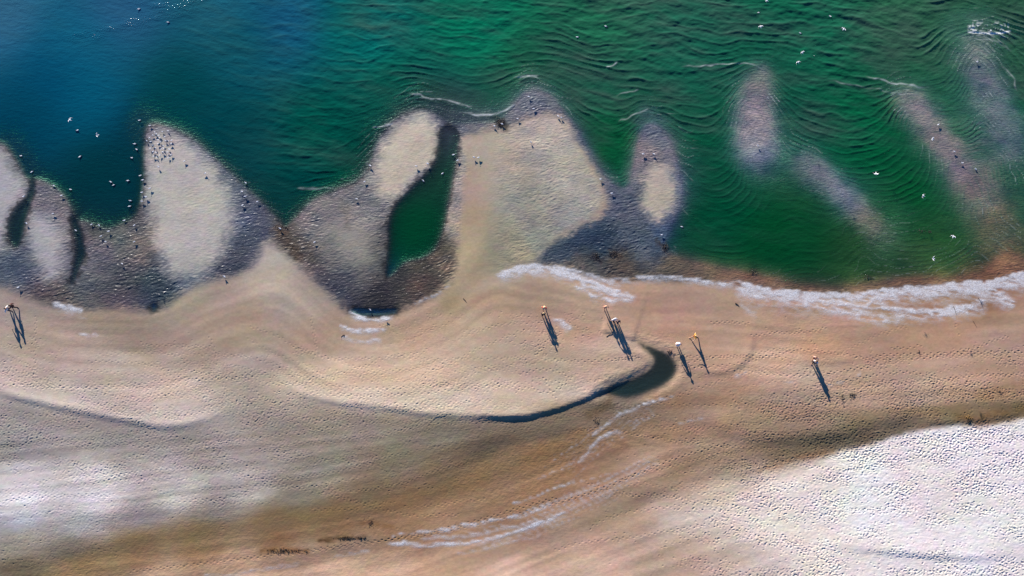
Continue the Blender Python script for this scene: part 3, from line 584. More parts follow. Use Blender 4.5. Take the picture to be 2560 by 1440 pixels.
F = sample(FM, u, v)
drift = fbm((u+.5*v)/60, (v-.12*u)/9, 4, 15)*.6+fbm(u/14, v/10, 4, 18)*.7
low = sstep(960, 1060, v)
rid = 1-2*np.abs(fbm((u+.7*v)/34, (v-.25*u)/9, 4, 301))-.45
ridl = fbm((u)/40, (v+.22*(u-1200)+.0009*np.maximum(u-1150, 0)**1.6)/3.2, 3, 302)
F = np.clip(F*1.3-.12+(drift*.6+rid*.8)*np.minimum(1, F*2.2)*(1-low)+low*F*(.25+1.1*ridl), 0, 1)*(F > .015)
F = np.clip(F, 0, .97)
zf = sample(H, u, v); 
gi = np.clip(np.searchsorted(gx, X), 0, len(gx)-1); gj = np.clip(np.searchsorted(gy, Y), 0, len(gy)-1)
zf = np.maximum.reduce([Z[gj, gi], Z[gj-1, gi], Z[gj, gi-1], Z[gj-1, gi-1]])+.012+.02*F
foam, idx = grid_mesh('sea_foam', fx_, fy_, zf.reshape(len(fy_), len(fx_)), F > .02)
tag(foam, 'white sea foam washed up along the edge of the damp beach', 'foam', kind='stuff'); attr(foam, 'foam', np.stack([F]*3, -1), idx)
M = NT('foam'); a = M.n('ShaderNodeAttribute', _attribute_name='foam'); sp = M.n('ShaderNodeSeparateColor'); M.l(a.outputs[0], sp.inputs[0]); pos = M.n('ShaderNodeNewGeometry').outputs['Position']
nz = M.noise(M.mapped(pos, (1, 1.6, 1)), 5.0, 4, .7); al = M.math('MULTIPLY', sp.outputs[0], M.math('ADD', -.25, M.math('MULTIPLY', nz, 1.75))); cl = M.n('ShaderNodeClamp'); M.l(al, cl.inputs[0])
bs = M.n('ShaderNodeBsdfPrincipled'); bs.inputs['Base Color'].default_value = (.80, .80, .80, 1); bs.inputs['Roughness'].default_value = .7; M.l(cl.outputs[0], bs.inputs['Alpha'])
bp = M.n('ShaderNodeBump'); M.l(nz, bp.inputs['Height']); bp.inputs['Distance'].default_value = .03; M.l(bp.outputs[0], bs.inputs['Normal'])
o = M.n('ShaderNodeOutputMaterial'); M.l(bs.outputs[0], o.inputs[0]); foam.data.materials.append(M.m)
# ------------------------------------------------------------------ small materials
def simple(name, c, rough=.7, var=.12, scale=9.0, bump=.004):
    M = NT(name); tc = M.n('ShaderNodeTexCoord'); nz = M.noise(tc.outputs['Object'], scale, 3)
    mx = M.n('ShaderNodeMix', _data_type='RGBA'); M.l(nz, mx.inputs[0]); c = np.array(c)
    mx.inputs[6].default_value = (*np.clip(c*(1-var), 0, 1), 1); mx.inputs[7].default_value = (*np.clip(c*(1+var), 0, 1), 1)
    b = M.n('ShaderNodeBsdfPrincipled'); M.l(mx.outputs[2], b.inputs['Base Color']); b.inputs['Roughness'].default_value = rough
    if bump:
        bp = M.n('ShaderNodeBump'); M.l(nz, bp.inputs['Height']); bp.inputs['Distance'].default_value = bump; M.l(bp.outputs[0], b.inputs['Normal'])
    o = M.n('ShaderNodeOutputMaterial'); M.l(b.outputs[0], o.inputs[0]); return M.m
SKIN = simple('skin', (.52, .30, .20), .55); TAN = simple('tanned_skin', (.40, .20, .12), .55)
CLOTH = {k: simple(k+'_cloth', c, .85, .15, 30, .006) for k, c in dict(white=(.78,.74,.72), red=(.68,.05,.02), pink=(.75,.28,.20), navy=(.015,.02,.05), black=(.012,.012,.016),
    maroon=(.10,.02,.02), yellow=(.80,.40,.05), orange=(.62,.22,.06), paleblue=(.45,.62,.78), denim=(.06,.09,.16), grey=(.20,.20,.22), cream=(.72,.62,.46), blush=(.78,.42,.32)).items()}
HAIR = {k: simple(k+'_hair', c, .6, .3, 40, .01) for k, c in dict(dark=(.02,.014,.01), brown=(.09,.045,.02), blond=(.55,.38,.16), grey=(.4,.4,.4)).items()}
STRAW = simple('straw', (.72, .45, .24), .8, .2, 40); EYE = simple('eye', (.02,.02,.02), .2, 0, 9, 0)

# ------------------------------------------------------------------ people
def skin_obj(name, nodes, edges, roots, mat, parent, sub=2):
    me = bpy.data.meshes.new(name); ks = list(nodes); ix = {k: i for i, k in enumerate(ks)}
    me.from_pydata([nodes[k][0] for k in ks], [(ix[a], ix[b]) for a, b in edges], []); me.update()
    o = bpy.data.objects.new(name, me); COL.objects.link(o); o.parent = parent
    m = o.modifiers.new('skin', 'SKIN'); m.use_smooth_shade = True
    if not me.skin_vertices: me.attributes  # layer is made by the modifier below
    sv = me.skin_vertices[0].data if len(me.skin_vertices) else None
    if sv is None:
        bm = bmesh.new(); bm.from_mesh(me); bm.verts.layers.skin.verify(); bm.to_mesh(me); bm.free(); sv = me.skin_vertices[0].data
    for i, k in enumerate(ks):
        r = nodes[k][1]; r = (r, r) if isinstance(r, (int, float)) else r
        sv[i].radius = r; sv[i].use_root = k in roots
    s = o.modifiers.new('sub', 'SUBSURF'); s.levels = sub; s.render_levels = sub
    me.materials.append(mat); return o
def ellipsoid(name, loc, rad, mat, parent, seg=16, rings=10, cut=None, rot=None):
    bm = bmesh.new(); bmesh.ops.create_uvsphere(bm, u_segments=seg, v_segments=rings, radius=1)
    if cut is not None: bmesh.ops.delete(bm, geom=[q for q in bm.verts if q.co.z < cut], context='VERTS')
    bmesh.ops.scale(bm, vec=rad, verts=bm.verts)
    if rot: bmesh.ops.rotate(bm, cent=(0, 0, 0), matrix=Matrix.Rotation(rot[0], 3, rot[1]), verts=bm.verts)
    bmesh.ops.translate(bm, vec=loc, verts=bm.verts)
    me = bpy.data.meshes.new(name); bm.to_mesh(me); bm.free(); me.polygons.foreach_set('use_smooth', [True]*len(me.polygons)); me.materials.append(mat)
    o = bpy.data.objects.new(name, me); COL.objects.link(o); o.parent = parent; return o
def make_person(loc, face, label, h=1.74, stride=.28, top='white', top_len='short', low='denim', low_len='shorts', hair='dark', hat=None, arms=(.2, -.2), elbows=(.25, .25), spread=.0, skin=SKIN, bend=.05, bag=None, long_hair=False):
    k = h/1.75; root = bpy.data.objects.new('person', None); COL.objects.link(root); root.location = loc; root.rotation_euler = (0, 0, face); root.scale = (1.34, 1.34, 1.06)
    tag(root, label, 'person'); V = Vector                       # faces +Y in its own space
    by = math.sin(bend)
    N = {}; E = []
    def nd(n, x, y, z, r, p=None):
        N[n] = ((x*k, y*k, z*k), r if isinstance(r, tuple) else r*k)
        if p: E.append((p, n))
    hipz = .92-.10*stride
    nd('pelvis', 0, 0, hipz+.05, (.125*k, .10*k)); nd('waist', 0, by*.2, hipz+.22, (.115*k, .085*k), 'pelvis'); nd('chest', 0, by*.4, hipz+.40, (.145*k, .10*k), 'waist')
    nd('upper', 0, by*.5, hipz+.50, (.125*k, .085*k), 'chest'); nd('neck', 0, by*.55+.01, hipz+.585, .052, 'upper'); nd('jaw', 0, by*.6+.025, hipz+.655, (.062*k, .070*k), 'neck')
    nd('head', 0, by*.62+.01, hipz+.735, (.076*k, .092*k), 'jaw'); nd('crown', 0, by*.62, hipz+.79, (.060*k, .070*k), 'head')
    nd('nose', 0, by*.62+.112, hipz+.715, .012, 'head')
    for s_ in (-1, 1): nd('ear%d' % s_, s_*.085, by*.62, hipz+.72, .013, 'head')
    hands = []
    for i, s_ in enumerate((-1, 1)):
        a = arms[i]; e = elbows[i]; sx = s_*.17
        nd('sh%d' % s_, sx, by*.5, hipz+.485, .052, 'upper')
        ex, ey, ez = s_*(.215+.12*spread), by*.5+.29*math.sin(a), hipz+.485-.28*math.cos(a)
        nd('el%d' % s_, ex, ey, ez, .040, 'sh%d' % s_); b = a+e
        wx_, wy_, wz_ = ex+s_*.06*spread, ey+.25*math.sin(b), ez-.25*math.cos(b); nd('wr%d' % s_, wx_, wy_, wz_, .026, 'el%d' % s_)
        dr = V((0, math.sin(b), -math.cos(b))); sd2 = V((0, 1, 0)) if abs(dr.y) < .8 else V((0, 0, 1)); sd2 = (sd2-dr*sd2.dot(dr)).normalized()
        p0 = V((wx_, wy_, wz_)); pm = p0+dr*.085; nd('pa%d' % s_, *pm, (.030*k, .017*k), 'wr%d' % s_)
        hands.append((s_, p0, dr, sd2))
        L = stride*(1 if s_ > 0 else -1); hx = s_*.072
        nd('hp%d' % s_, hx, 0, hipz, .088, 'pelvis')
        nd('kn%d' % s_, hx+s_*.01, L*.52+.03,   .49-.02*stride, .066, 'hp%d' % s_); nd('an%d' % s_, hx, L, .085, .044, 'kn%d' % s_)
        nd('ft%d' % s_, hx+s_*.015, L+.07, .045, .036, 'an%d' % s_); nd('to%d' % s_, hx+s_*.025, L+.175, .028, (.040*k, .022*k), 'ft%d' % s_)
    roots = {'pelvis'}
    for s_, p0, dr, sd2 in hands:                                # five fingers rooted in the palm
        inn = V((-s_*1.0, 0, 0)); inn = (inn-dr*inn.dot(dr)).normalized()
        for j, (off, ln) in enumerate(((.028, .070), (.010, .080), (-.009, .074), (-.026, .058))):
            b0 = p0+dr*.085+sd2*off; b1 = b0+dr*ln*.55+inn*.010; b2 = b0+dr*ln+inn*.034; q = 'f%d_%d_' % (s_, j)
            nd(q+'a', *b0, .0095); nd(q+'b', *b1, .0085, q+'a'); nd(q+'c', *b2, .0070, q+'b'); roots.add(q+'a')
        b0 = p0+dr*.045+sd2*.024; b1 = b0+sd2*.026+dr*.020+inn*.010; b2 = b1+dr*.034+sd2*.006+inn*.008; q = 't%d_' % s_
        nd(q+'a', *b0, .011); nd(q+'b', *b1, .0100, q+'a'); nd(q+'c', *b2, .0080, q+'b'); roots.add(q+'a')
    skin_obj('body', N, E, roots, skin, root)
    def wear(name, keys, edges, grow, mat, cutk=None):
        M_ = {}
        for q in keys:
            c, r = N[q]; r = (r, r) if isinstance(r, (int, float)) else r; M_[q] = (c, (r[0]+grow*k, r[1]+grow*k))
        for q, (c, r) in (cutk or {}).items(): M_[q] = (c, r)
        return skin_obj(name, M_, edges, {keys[0]}, mat, root)
    def lerp(a, b, t): return tuple(N[a][0][i]*(1-t)+N[b][0][i]*t for i in range(3))
    ke = ['waist', 'pelvis', 'chest', 'upper', 'sh-1', 'sh1']; ed = [('waist', 'pelvis'), ('waist', 'chest'), ('chest', 'upper'), ('upper', 'sh-1'), ('upper', 'sh1')]; ck = {}
    for s_ in (-1, 1):
        q = 'sl%d' % s_
        if top_len == 'long': ke.append('el%d' % s_); ed.append(('sh%d' % s_, 'el%d' % s_)); ck[q] = (lerp('el%d' % s_, 'wr%d' % s_, .9), (.040*k, .040*k)); ed.append(('el%d' % s_, q))
        elif top_len == 'short': ck[q] = (lerp('sh%d' % s_, 'el%d' % s_, .6), (.062*k, .062*k)); ed.append(('sh%d' % s_, q))
    wear('shirt' if low_len != 'dress' else 'dress_top', ke, ed, .028, CLOTH[top], ck)
    if low_len == 'dress':
        bm = bmesh.new(); R0 = []; c = N['pelvis'][0]
        for z_, r_ in ((hipz+.12, .15), (hipz, .19), (.70, .23), (.55, .27)):
            R0.append([bm.verts.new((math.cos(t)*r_*k*(1+.06*math.sin(t*5)), (math.sin(t)*r_*.85*(1+.05*math.cos(t*7)))*k, z_*k)) for t in np.arange(20)*2*math.pi/20])
        for A_, B_ in zip(R0[:-1], R0[1:]):
            for i in range(20): bm.faces.new((A_[i], A_[(i+1) % 20], B_[(i+1) % 20], B_[i]))
        me = bpy.data.meshes.new('skirt'); bm.to_mesh(me); bm.free(); me.materials.append(CLOTH[low]); o = bpy.data.objects.new('skirt', me); COL.objects.link(o); o.parent = root
        m = o.modifiers.new('s', 'SOLIDIFY'); m.thickness = .006
    else:
        ke = ['pelvis', 'hp-1', 'hp1']; ed = [('pelvis', 'hp-1'), ('pelvis', 'hp1')]; ck = {}
        for s_ in (-1, 1):
            q = 'lg%d' % s_
            if low_len == 'long': ke.append('kn%d' % s_); ed.append(('hp%d' % s_, 'kn%d' % s_)); ck[q] = (lerp('kn%d' % s_, 'an%d' % s_, .93), (.056*k, .056*k)); ed.append(('kn%d' % s_, q))
            else: ck[q] = (lerp('hp%d' % s_, 'kn%d' % s_, .75), (.088*k, .085*k)); ed.append(('hp%d' % s_, q))
        wear('trousers' if low_len == 'long' else 'shorts', ke, ed, .016, CLOTH[low], ck)
    hx, hy, hz = N['head'][0]
    hr = ellipsoid('hair', (hx, hy-.012*k, hz+.018*k), (.092*k, .108*k, .105*k), HAIR[hair], root, cut=-.25, rot=(-.35, 'X'))
    if long_hair: ellipsoid('hair', (hx, hy-.085*k, hz-.13*k), (.065*k, .035*k, .17*k), HAIR[hair], root)
    for s_ in (-1, 1): ellipsoid('eye', (hx+s_*.030*k, hy+.083*k, hz-.002*k), (.012, .008, .008), EYE, root, 8, 6)
    ellipsoid('mouth', (hx, hy+.082*k, hz-.066*k), (.024, .008, .006), CLOTH['maroon'], root, 8, 6)
    if hat:
        bm = bmesh.new(); prof = [(.0, .105), (.05, .10), (.085, .075), (.10, .02), (.105, 0)]+([(.150, -.012)] if hat[1] == 'brim' else [(.108, -.015)])
        R0 = [[bm.verts.new((math.cos(t)*r_*k, (math.sin(t)*r_*1.08+(.07 if hat[1] == 'cap' and j == 5 and math.sin(t) > .5 else 0))*k, z_*k)) for t in np.arange(24)*2*math.pi/24] for j, (r_, z_) in enumerate(prof[1:], 1)]
        bm.faces.new(R0[0])
        for A_, B_ in zip(R0[:-1], R0[1:]):
            for i in range(24): bm.faces.new((A_[i], B_[i], B_[(i+1) % 24], A_[(i+1) % 24]))
        me = bpy.data.meshes.new('hat'); bm.to_mesh(me); bm.free(); me.polygons.foreach_set('use_smooth', [True]*len(me.polygons)); me.materials.append(hat[0]); o = bpy.data.objects.new('hat', me); COL.objects.link(o); o.parent = root
        o.location = (hx, hy-.005, hz+.035*k); m = o.modifiers.new('s', 'SOLIDIFY'); m.thickness = .006
    return root
def stand(u_, v_, **k):
    p = at(u_, v_, .15)
    z0 = gz(p[0], p[1]); p = at(u_, v_, z0); return (p[0], p[1], gz(p[0], p[1])-.012)
PEOPLE = [  # feet pixel, facing, ...
 ((39,768), R(95), dict(label='person in dark maroon top walking level with a white-clad companion at far left of beach', top='maroon', low='black', low_len='long', hair='dark', stride=.34, arms=(.5,-.4), top_len='long', spread=.4, long_hair=True)),
 ((28,776), R(80), dict(label='person in loose white top, lower of the pair at far left of beach', top='white', low='navy', low_len='long', hair='dark', stride=.22, top_len='long', arms=(.2,.1), spread=.9, h=1.78)),
 ((1360,772), R(175), dict(label='person in red top and pale sun hat, upper of a pair walking below the foam', top='red', low='cream', hair='brown', hat=(STRAW,'brim'), stride=.25, arms=(.3,-.3), spread=.6)),
 ((1358,787), R(180), dict(label='person with yellow-blond hair and black clothes, lower of the pair below the foam', top='black', low='black', hair='blond', low_len='long', stride=.18, arms=(-.2,.3))),
 ((1512,770), R(185), dict(label='person in pink top and pale sun hat walking alone nearest the foam edge', top='pink', low='pink', hair='blond', hat=(STRAW,'cap'), stride=.16, spread=.8, arms=(.1,-.1), top_len='none')),
 ((1533,801), R(205), dict(label='person in white shirt holding an arm out beside a navy-clad companion', top='white', low='black', low_len='long', hair='dark', hat=(CLOTH['white'],'cap'), stride=.24, spread=1.3, arms=(.9,-.2), h=1.8)),
 ((1543,806), R(200), dict(label='person in navy clothes at right shoulder of a white-shirted companion above the dark lagoon', top='navy', low='navy', low_len='long', hair='brown', stride=.20, arms=(.3,-.4), skin=TAN, top_len='short')),
 ((1693,862), R(190), dict(label='person in pale blush clothes and white hat walking beside the right bank of the lagoon', top='blush', low='white', low_len='dress', hair='grey', hat=(CLOTH['white'],'brim'), stride=.14, spread=.7)),
 ((1735,843), R(110), dict(label='person in yellow top mid-stride with legs wide apart, right of the lagoon', top='yellow', low='orange', hair='blond', stride=.42, spread=.9, arms=(.8,-.6), elbows=(.5,.4))),
 ((2033,896), R(160), dict(label='person in white top with bare tanned arms, upper of the pair standing furthest right', top='blush', low='maroon', hair='brown', stride=.16, spread=.9, skin=TAN, arms=(.5,-.3))),
 ((2033,906), R(150), dict(label='person with dark hair and white top, lower of the pair standing furthest right', top='white', low='black', low_len='long', hair='dark', stride=.20, spread=.7, arms=(.6,-.2), long_hair=True)),
]
for (uv, fc, kw) in PEOPLE: make_person(stand(*uv), fc, **kw)

# ------------------------------------------------------------------ gulls
GW = simple('white_feathers', (.80,.80,.80), .7, .03, 30, 0); GG = simple('grey_feathers', (.56,.58,.62), .7, .08, 30, 0); GB = simple('black_feathers', (.03,.03,.035), .7, .1, 30, 0); GR = simple('red_beak', (.45,.08,.03), .5, .05, 30, 0)
def rings(bm, path, n=10):
    R_ = []
    for (y, z_, rx, rz) in path: R_.append([bm.verts.new((math.cos(t)*rx, y, z_+math.sin(t)*rz)) for t in np.arange(n)*2*math.pi/n])
    F_ = []
    for A_, B_ in zip(R_[:-1], R_[1:]):
        for i in range(n): F_.append(bm.faces.new((A_[i], A_[(i+1) % n], B_[(i+1) % n], B_[i])))
    bm.faces.new(R_[0][::-1]); bm.faces.new(R_[-1]); return F_
def gull_mesh(kind, flap=.25, sweep=.12):
    bm = bmesh.new(); zb = {'stand': .22, 'float': .05, 'fly': 0}[kind]
    rings(bm, [(-.26, zb+.01, .030, .006), (-.20, zb+.012, .030, .012), (-.12, zb, .055, .045), (-.02, zb, .080, .072), (.07, zb+.01, .074, .070), (.125, zb+.04, .044, .046)]+
          ([(.14, zb+.09, .032, .034), (.152, zb+.128, .040, .038), (.185, zb+.130, .034, .030), (.205, zb+.125, .014, .013)] if kind != 'fly' else [(.16, zb+.03, .034, .034), (.205, zb+.035, .038, .034), (.235, zb+.03, .014, .013)]))
    hy = .205 if kind != 'fly' else .235; hz_ = zb+.125 if kind != 'fly' else zb+.03; a = len(bm.faces)
    rings(bm, [(hy-.006, hz_, .010, .010), (hy+.025, hz_-.003, .008, .009), (hy+.048, hz_-.012, .002, .003)], 6)
    bm.faces.ensure_lookup_table()
    for f in bm.faces[a:]: f.material_index = 3
    a = len(bm.faces)
    for s_ in (-1, 1):
        if kind == 'fly':
            sec = [(.05, .02, .09, .0), (.20, .07+sweep*.2, .075, flap*.16), (.34, .03-sweep*.2, .05, flap*.20), (.46, -.06-sweep, .012, flap*.16)]
            W = []
            for (x, yc, c, z_) in sec: W.append([bm.verts.new((s_*x, yc+c*q, z_+t)) for q, t in ((1, .002), (.4, .013), (-1, .003), (-.2, -.004))])
            for A_, B_ in zip(W[:-1], W[1:]):
                for i in range(4):
                    f = bm.faces.new((A_[i], A_[(i+1) % 4], B_[(i+1) % 4], B_[i])); f.material_index = 2 if (A_ is W[2] and i == 1) else 0
            bm.faces.new(W[-1]); bm.faces.new(W[0])
        else:
            W = []
            for (y, x, c, z_) in ((.085, .058, .030, zb+.042), (.0, .070, .046, zb+.044), (-.12, .046, .036, zb+.038), (-.22, .022, .018, zb+.028), (-.33, .004, .006, zb+.022)):
                W.append([bm.verts.new((s_*(x+c*q), y, z_+t)) for q, t in ((.62, -.045), (.5, .004), (-.6, .030), (-.7, .012))])
            for j, (A_, B_) in enumerate(zip(W[:-1], W[1:])):
                for i in range(4): f = bm.faces.new((A_[i], A_[(i+1) % 4], B_[(i+1) % 4], B_[i])); f.material_index = 2 if j == 3 else 1
            bm.faces.new(W[0]); bm.faces.new(W[-1])
    if kind == 'stand':
        a = len(bm.faces)
        for s_ in (-1, 1):
            for (p, q, r_) in (((s_*.028, 0, .17), (s_*.028, -.012, .09), .006), ((s_*.028, -.012, .09), (s_*.028, .006, .004), .005), ((s_*.028, .0, .005), (s_*.028, .055, .004), .005), ((s_*.028, .0, .005), (s_*.058, .040, .004), .004), ((s_*.028, .0, .005), (s_*.0, .040, .004), .004)):
                p, q = Vector(p), Vector(q); d = (q-p); m = Matrix.Translation((p+q)/2) @ d.to_track_quat('Z', 'Y').to_matrix().to_4x4()
                bmesh.ops.create_cone(bm, cap_ends=True, segments=5, radius1=r_, radius2=r_*.9, depth=d.length, matrix=m)
        bm.faces.ensure_lookup_table()
        for f in bm.faces[a:]: f.material_index = 3
    bmesh.ops.recalc_face_normals(bm, faces=bm.faces)
    me = bpy.data.meshes.new('gull_'+kind); bm.to_mesh(me); bm.free(); me.polygons.foreach_set('use_smooth', [True]*len(me.polygons))
    for m in (GW, GG, GB, GR): me.materials.append(m)
    return me
GM = {'s': gull_mesh('stand'), 'w': gull_mesh('float'), 'f': gull_mesh('fly'), 'g': gull_mesh('fly', .9, .22), 'h': gull_mesh('fly', -.3, .30)}
proto = {k: bpy.data.objects.new('gull', m) for k, m in GM.items()}; gr_ = random.Random(3)
def gull(u_, v_, kind, label, group, head=None, scl=None, alt=7.0):
    if kind in 'sw':
        p = at(u_, v_, 0); g = gz(p[0], p[1]); z0 = max(g, 0) if kind == 's' else 0.0
        if kind == 's' and g < -.01: z0 = max(g, -.16)
        p = at(u_, v_+3, z0); z0 = z0-.004
    else: p = at(u_, v_, alt); z0 = alt
    o = proto[kind].copy(); COL.objects.link(o); o.location = (p[0], p[1], z0)
    o.rotation_euler = (0, 0, R(head if head is not None else gr_.choice([75, 95, 110, -80, 250, 120, 60])+gr_.uniform(-20, 20)))
    s_ = scl or (gr_.uniform(.88, 1.08) if kind in 'sw' else 1.0); o.scale = (s_, s_, s_)
    tag(o, label, 'gull', group)
SG = 'gulls standing on the sandbars and flats'; WG = 'gulls resting on the shallow water'; FG_ = 'gulls flying over the sea'
FLOCK = 'gulls in the dense flock on the tip of a sandbar'
fl = [(388,328),(392,333),(407,327),(421,325),(375,343),(383,336),(401,342),(396,348),(402,352),(415,350),(422,350),(430,349),(429,357),(396,358),(383,361),(410,362),(378,352),(410,369),(424,371),(420,378),(429,385),(384,377),(391,379),(401,386),(385,389),(422,392),(404,371),(413,340),(368,350),(390,368),(377,369),(398,337),(408,378),(393,391)]
for (a, b) in fl: gull(a, b, 's', 'white gull standing in the dense flock on the tip of the tall pale sandbar', FLOCK, scl=gr_.uniform(.72, .9))
L1 = [ # standing
 (350,299,'gull standing in shallows just off the tip of the flock-covered sandbar'),(376,312,'topmost gull of the flock sandbar, at its very tip'),(397,415,'gull just below the dense flock on the tall pale sandbar'),
 (462,401,'gull alone on the upper right of the tall pale sandbar'),(514,431,'gull alone near the right edge of the tall pale sandbar'),(615,455,'gull at the water edge right of the tall pale sandbar'),
 (606,477,'gull on wet rim right of the tall sandbar, just below the waterline one'),(614,489,'gull on wet rim between two others right of the tall sandbar'),(607,511,'lowest gull on the wet rim right of the tall sandbar'),
 (376,469,'gull standing on the rippled left margin of the tall sandbar, inland of the edge birds'),(366,490,'gull on rippled left margin of the tall sandbar above the lowest edge bird'),(356,501,'lowest gull on the left edge of the tall sandbar'),
 (356,479,'gull at the waterline of the tall sandbar left edge, middle of the lower three'),(358,448,'gull at the waterline halfway up the tall sandbar left edge'),(352,437,'upper of two close gulls at the tall sandbar left waterline'),
 (136,462,'gull at the top right edge of the lowest-left sandbar'),(155,487,'gull on the right edge of the lower-left sandbar'),(61,489,'gull at the head of the small dark pool at far left'),
 (134,532,'gull on the wet rim inside the lower-left sandbar'),(68,556,'gull between the small dark pool and the pale core at far left'),(230,559,'leftmost gull on the bottom shore of the left bay'),
 (249,561,'second gull from left on the bottom shore of the left bay'),(312,549,'gull at the right corner of the left bay bottom shore'),(337,561,'gull on tan sand right of the left bay bottom shore'),
 (273,576,'gull at the lowest notch of the left bay shore'),(191,574,'gull standing in the narrow creek at left'),(254,588,'gull on rippled flat below the left bay'),
 (265,602,'lowest of three gulls on the rippled flat below the left bay'),(337,602,'gull on the rippled flat between left bay and tall sandbar'),(307,657,'gull alone in the middle of the dark rippled flat at left'),
 (562,689,'gull where the dark left flat meets tan beach, right of the tall sandbar'),(48,716,'gull at the lower edge of the dark flat at far left'),(644,502,'gull on the right edge of the wet rim, above the narrow inlet'),
 (701,569,'gull at the pointed bottom of the narrow inlet'),(787,603,'gull on seaweed-streaked flat right of the narrow inlet'),(892,495,'gull in the middle of the pinkish flat left of the leaning sandbar'),
 (912,452,'gull at the waterline where the pinkish flat narrows'),(926,412,'gull at the left waterline of the leaning pale sandbar'),(1041,413,'gull on pale sand near the lower right of the leaning sandbar'),
 (1069,407,'gull at the right edge of the leaning pale sandbar above the pool'),(1134,385,'gull at the right bank of the channel beside the big sandbar'),(1144,399,'gull on the big sandbar edge just inside the channel bank bird'),
 (1185,391,'left one of two close gulls on the big pale sandbar'),(1196,392,'right one of two close gulls on the big pale sandbar'),(1327,353,'gull alone on smooth sand near the top of the big sandbar'),
 (1294,295,'gull on the left shoulder of the big sandbar peak'),(1322,240,'topmost gull at the peak of the big sandbar'),(1334,270,'gull just below the topmost one at the big sandbar peak'),
 (1395,288,'left one of a tight pair on the right slope of the big sandbar peak'),(1403,292,'right one of a tight pair on the right slope of the big sandbar peak'),(1501,446,'gull on the grey rim right of the big sandbar, upper one'),
 (1529,481,'gull on the grey rim right of the big sandbar, lower one'),(1607,383,'left gull on the small oval sandbar'),(1634,383,'right gull on the small oval sandbar'),
 (1654,585,'gull at the waterline below the small oval sandbar'),(1894,362,'gull on the submerged round bar right of centre'),(2344,310,'gull wading on the upper part of the long submerged bar at right'),
 (2384,377,'gull wading midway along the long submerged bar at right'),(2404,405,'gull wading on the lower part of the long submerged bar at right'),(2441,153,'gull wading where wave lines cross at top right'),
 (1236,313,'gull on the thin wave line left of the dark seaweed clump'),(1255,308,'gull standing on the dark seaweed clump between sandbars'),(926,772,'gull bathing in the blue foam-edged puddle'),(966,797,'gull on wet sand just right of the foam-edged puddle')]
for a, b, t in L1: gull(a, b, 's', t, SG)
L2 = [(347,20,'gull on glittering water at the top left, higher of two'),(420,53,'gull on glittering water at the top left, lower of two'),(194,323,'gull floating between two flying ones at left'),
 (337,357,'gull floating just left of the flock sandbar'),(53,387,'gull floating beside the far-left pale bar'),(200,389,'gull floating alone in the middle of the left bay'),(342,371,'gull floating level with the flock, near the tall sandbar'),
 (330,392,'gull floating below two others left of the tall sandbar'),(80,427,'gull floating over dark weed near the far-left bar'),(177,471,'gull floating in the lower left of the left bay'),
 (277,452,'left one of two close gulls floating in the left bay'),(284,460,'right one of two close gulls floating in the left bay'),(320,449,'gull floating right of the close pair in the left bay'),
 (326,499,'upper of two gulls floating in the lower right of the left bay'),(324,513,'lower of two gulls floating in the lower right of the left bay'),(1106,431,'gull floating in the channel at the pool entrance'),
 (1058,449,'gull floating against the left bank of the green pool'),(1443,90,'gull floating left of the curved wave at top centre-right'),(1514,63,'gull floating above the curved wave at top centre-right'),
 (1896,29,'gull floating above a flying one near the top right'),(2075,38,'gull floating near the top, right of centre'),(2000,80,'gull floating below and left of another near the top right'),
 (2032,137,'gull floating between two flying gulls at upper right'),(1704,564,'gull floating in green water right of the small oval sandbar'),(2439,420,'gull floating right of the long submerged bar')]
for a, b, t in L2: gull(a, b, 'w', t, WG)
L3 = [(175,300,'f',60,'white gull flying over the left bay, higher of two'),(244,338,'g',100,'white gull flying over the left bay, lower of two with wings folded back'),(1902,67,'f',10,'white gull flying with wings level near the top right'),
 (1918,2,'g',40,'white gull flying cut by the top edge of the photo'),(2109,73,'f',-35,'largest white gull flying at upper right with wings wide'),(2006,132,'g',30,'white gull flying just above another at upper right'),
 (1996,156,'h',20,'white gull flying lowest of the upper right cluster'),(2332,348,'g',60,'white gull flying over the long submerged bar'),(2190,434,'f',178,'white gull flying over green water at centre right'),
 (2309,490,'h',70,'white gull flying over green water left of the long submerged bar'),(2383,592,'f',-25,'white gull flying above the lower right bay'),(2334,647,'g',85,'white gull flying nearest the foam at right')]
for a, b, kd, hd, t in L3: gull(a, b, kd, t, FG_, hd, 1.0 if kd == 'f' else .9, alt=7.0)

# ------------------------------------------------------------------ driftwood, weed
WOOD = simple('wet_wood', (.045, .028, .02), .8, .4, 20, .01); WEED = simple('seaweed', (.030, .018, .010), .5, .5, 15, .01); TANW = simple('dry_weed', (.30, .17, .05), .8, .4, 15, .01)
def tube(bm, P, r0, r1, n=6):
    R_ = []
    for i, p in enumerate(P):
        d = (P[min(i+1, len(P)-1)]-P[max(i-1, 0)]).normalized(); q = d.to_track_quat('Z', 'Y').to_matrix(); r_ = r0+(r1-r0)*i/(len(P)-1)
        R_.append([bm.verts.new(p+q @ Vector((math.cos(t)*r_, math.sin(t)*r_, 0))) for t in np.arange(n)*2*math.pi/n])
    for A_, B_ in zip(R_[:-1], R_[1:]):
        for i in range(n): bm.faces.new((A_[i], A_[(i+1) % n], B_[(i+1) % n], B_[i]))
    bm.faces.new(R_[0][::-1]); bm.faces.new(R_[-1])
def done(name, bm, mat, loc):
    bmesh.ops.recalc_face_normals(bm, faces=bm.faces); me = bpy.data.meshes.new(name); bm.to_mesh(me); bm.free(); me.materials.append(mat); o = bpy.data.objects.new(name, me); COL.objects.link(o); o.location = loc; return o
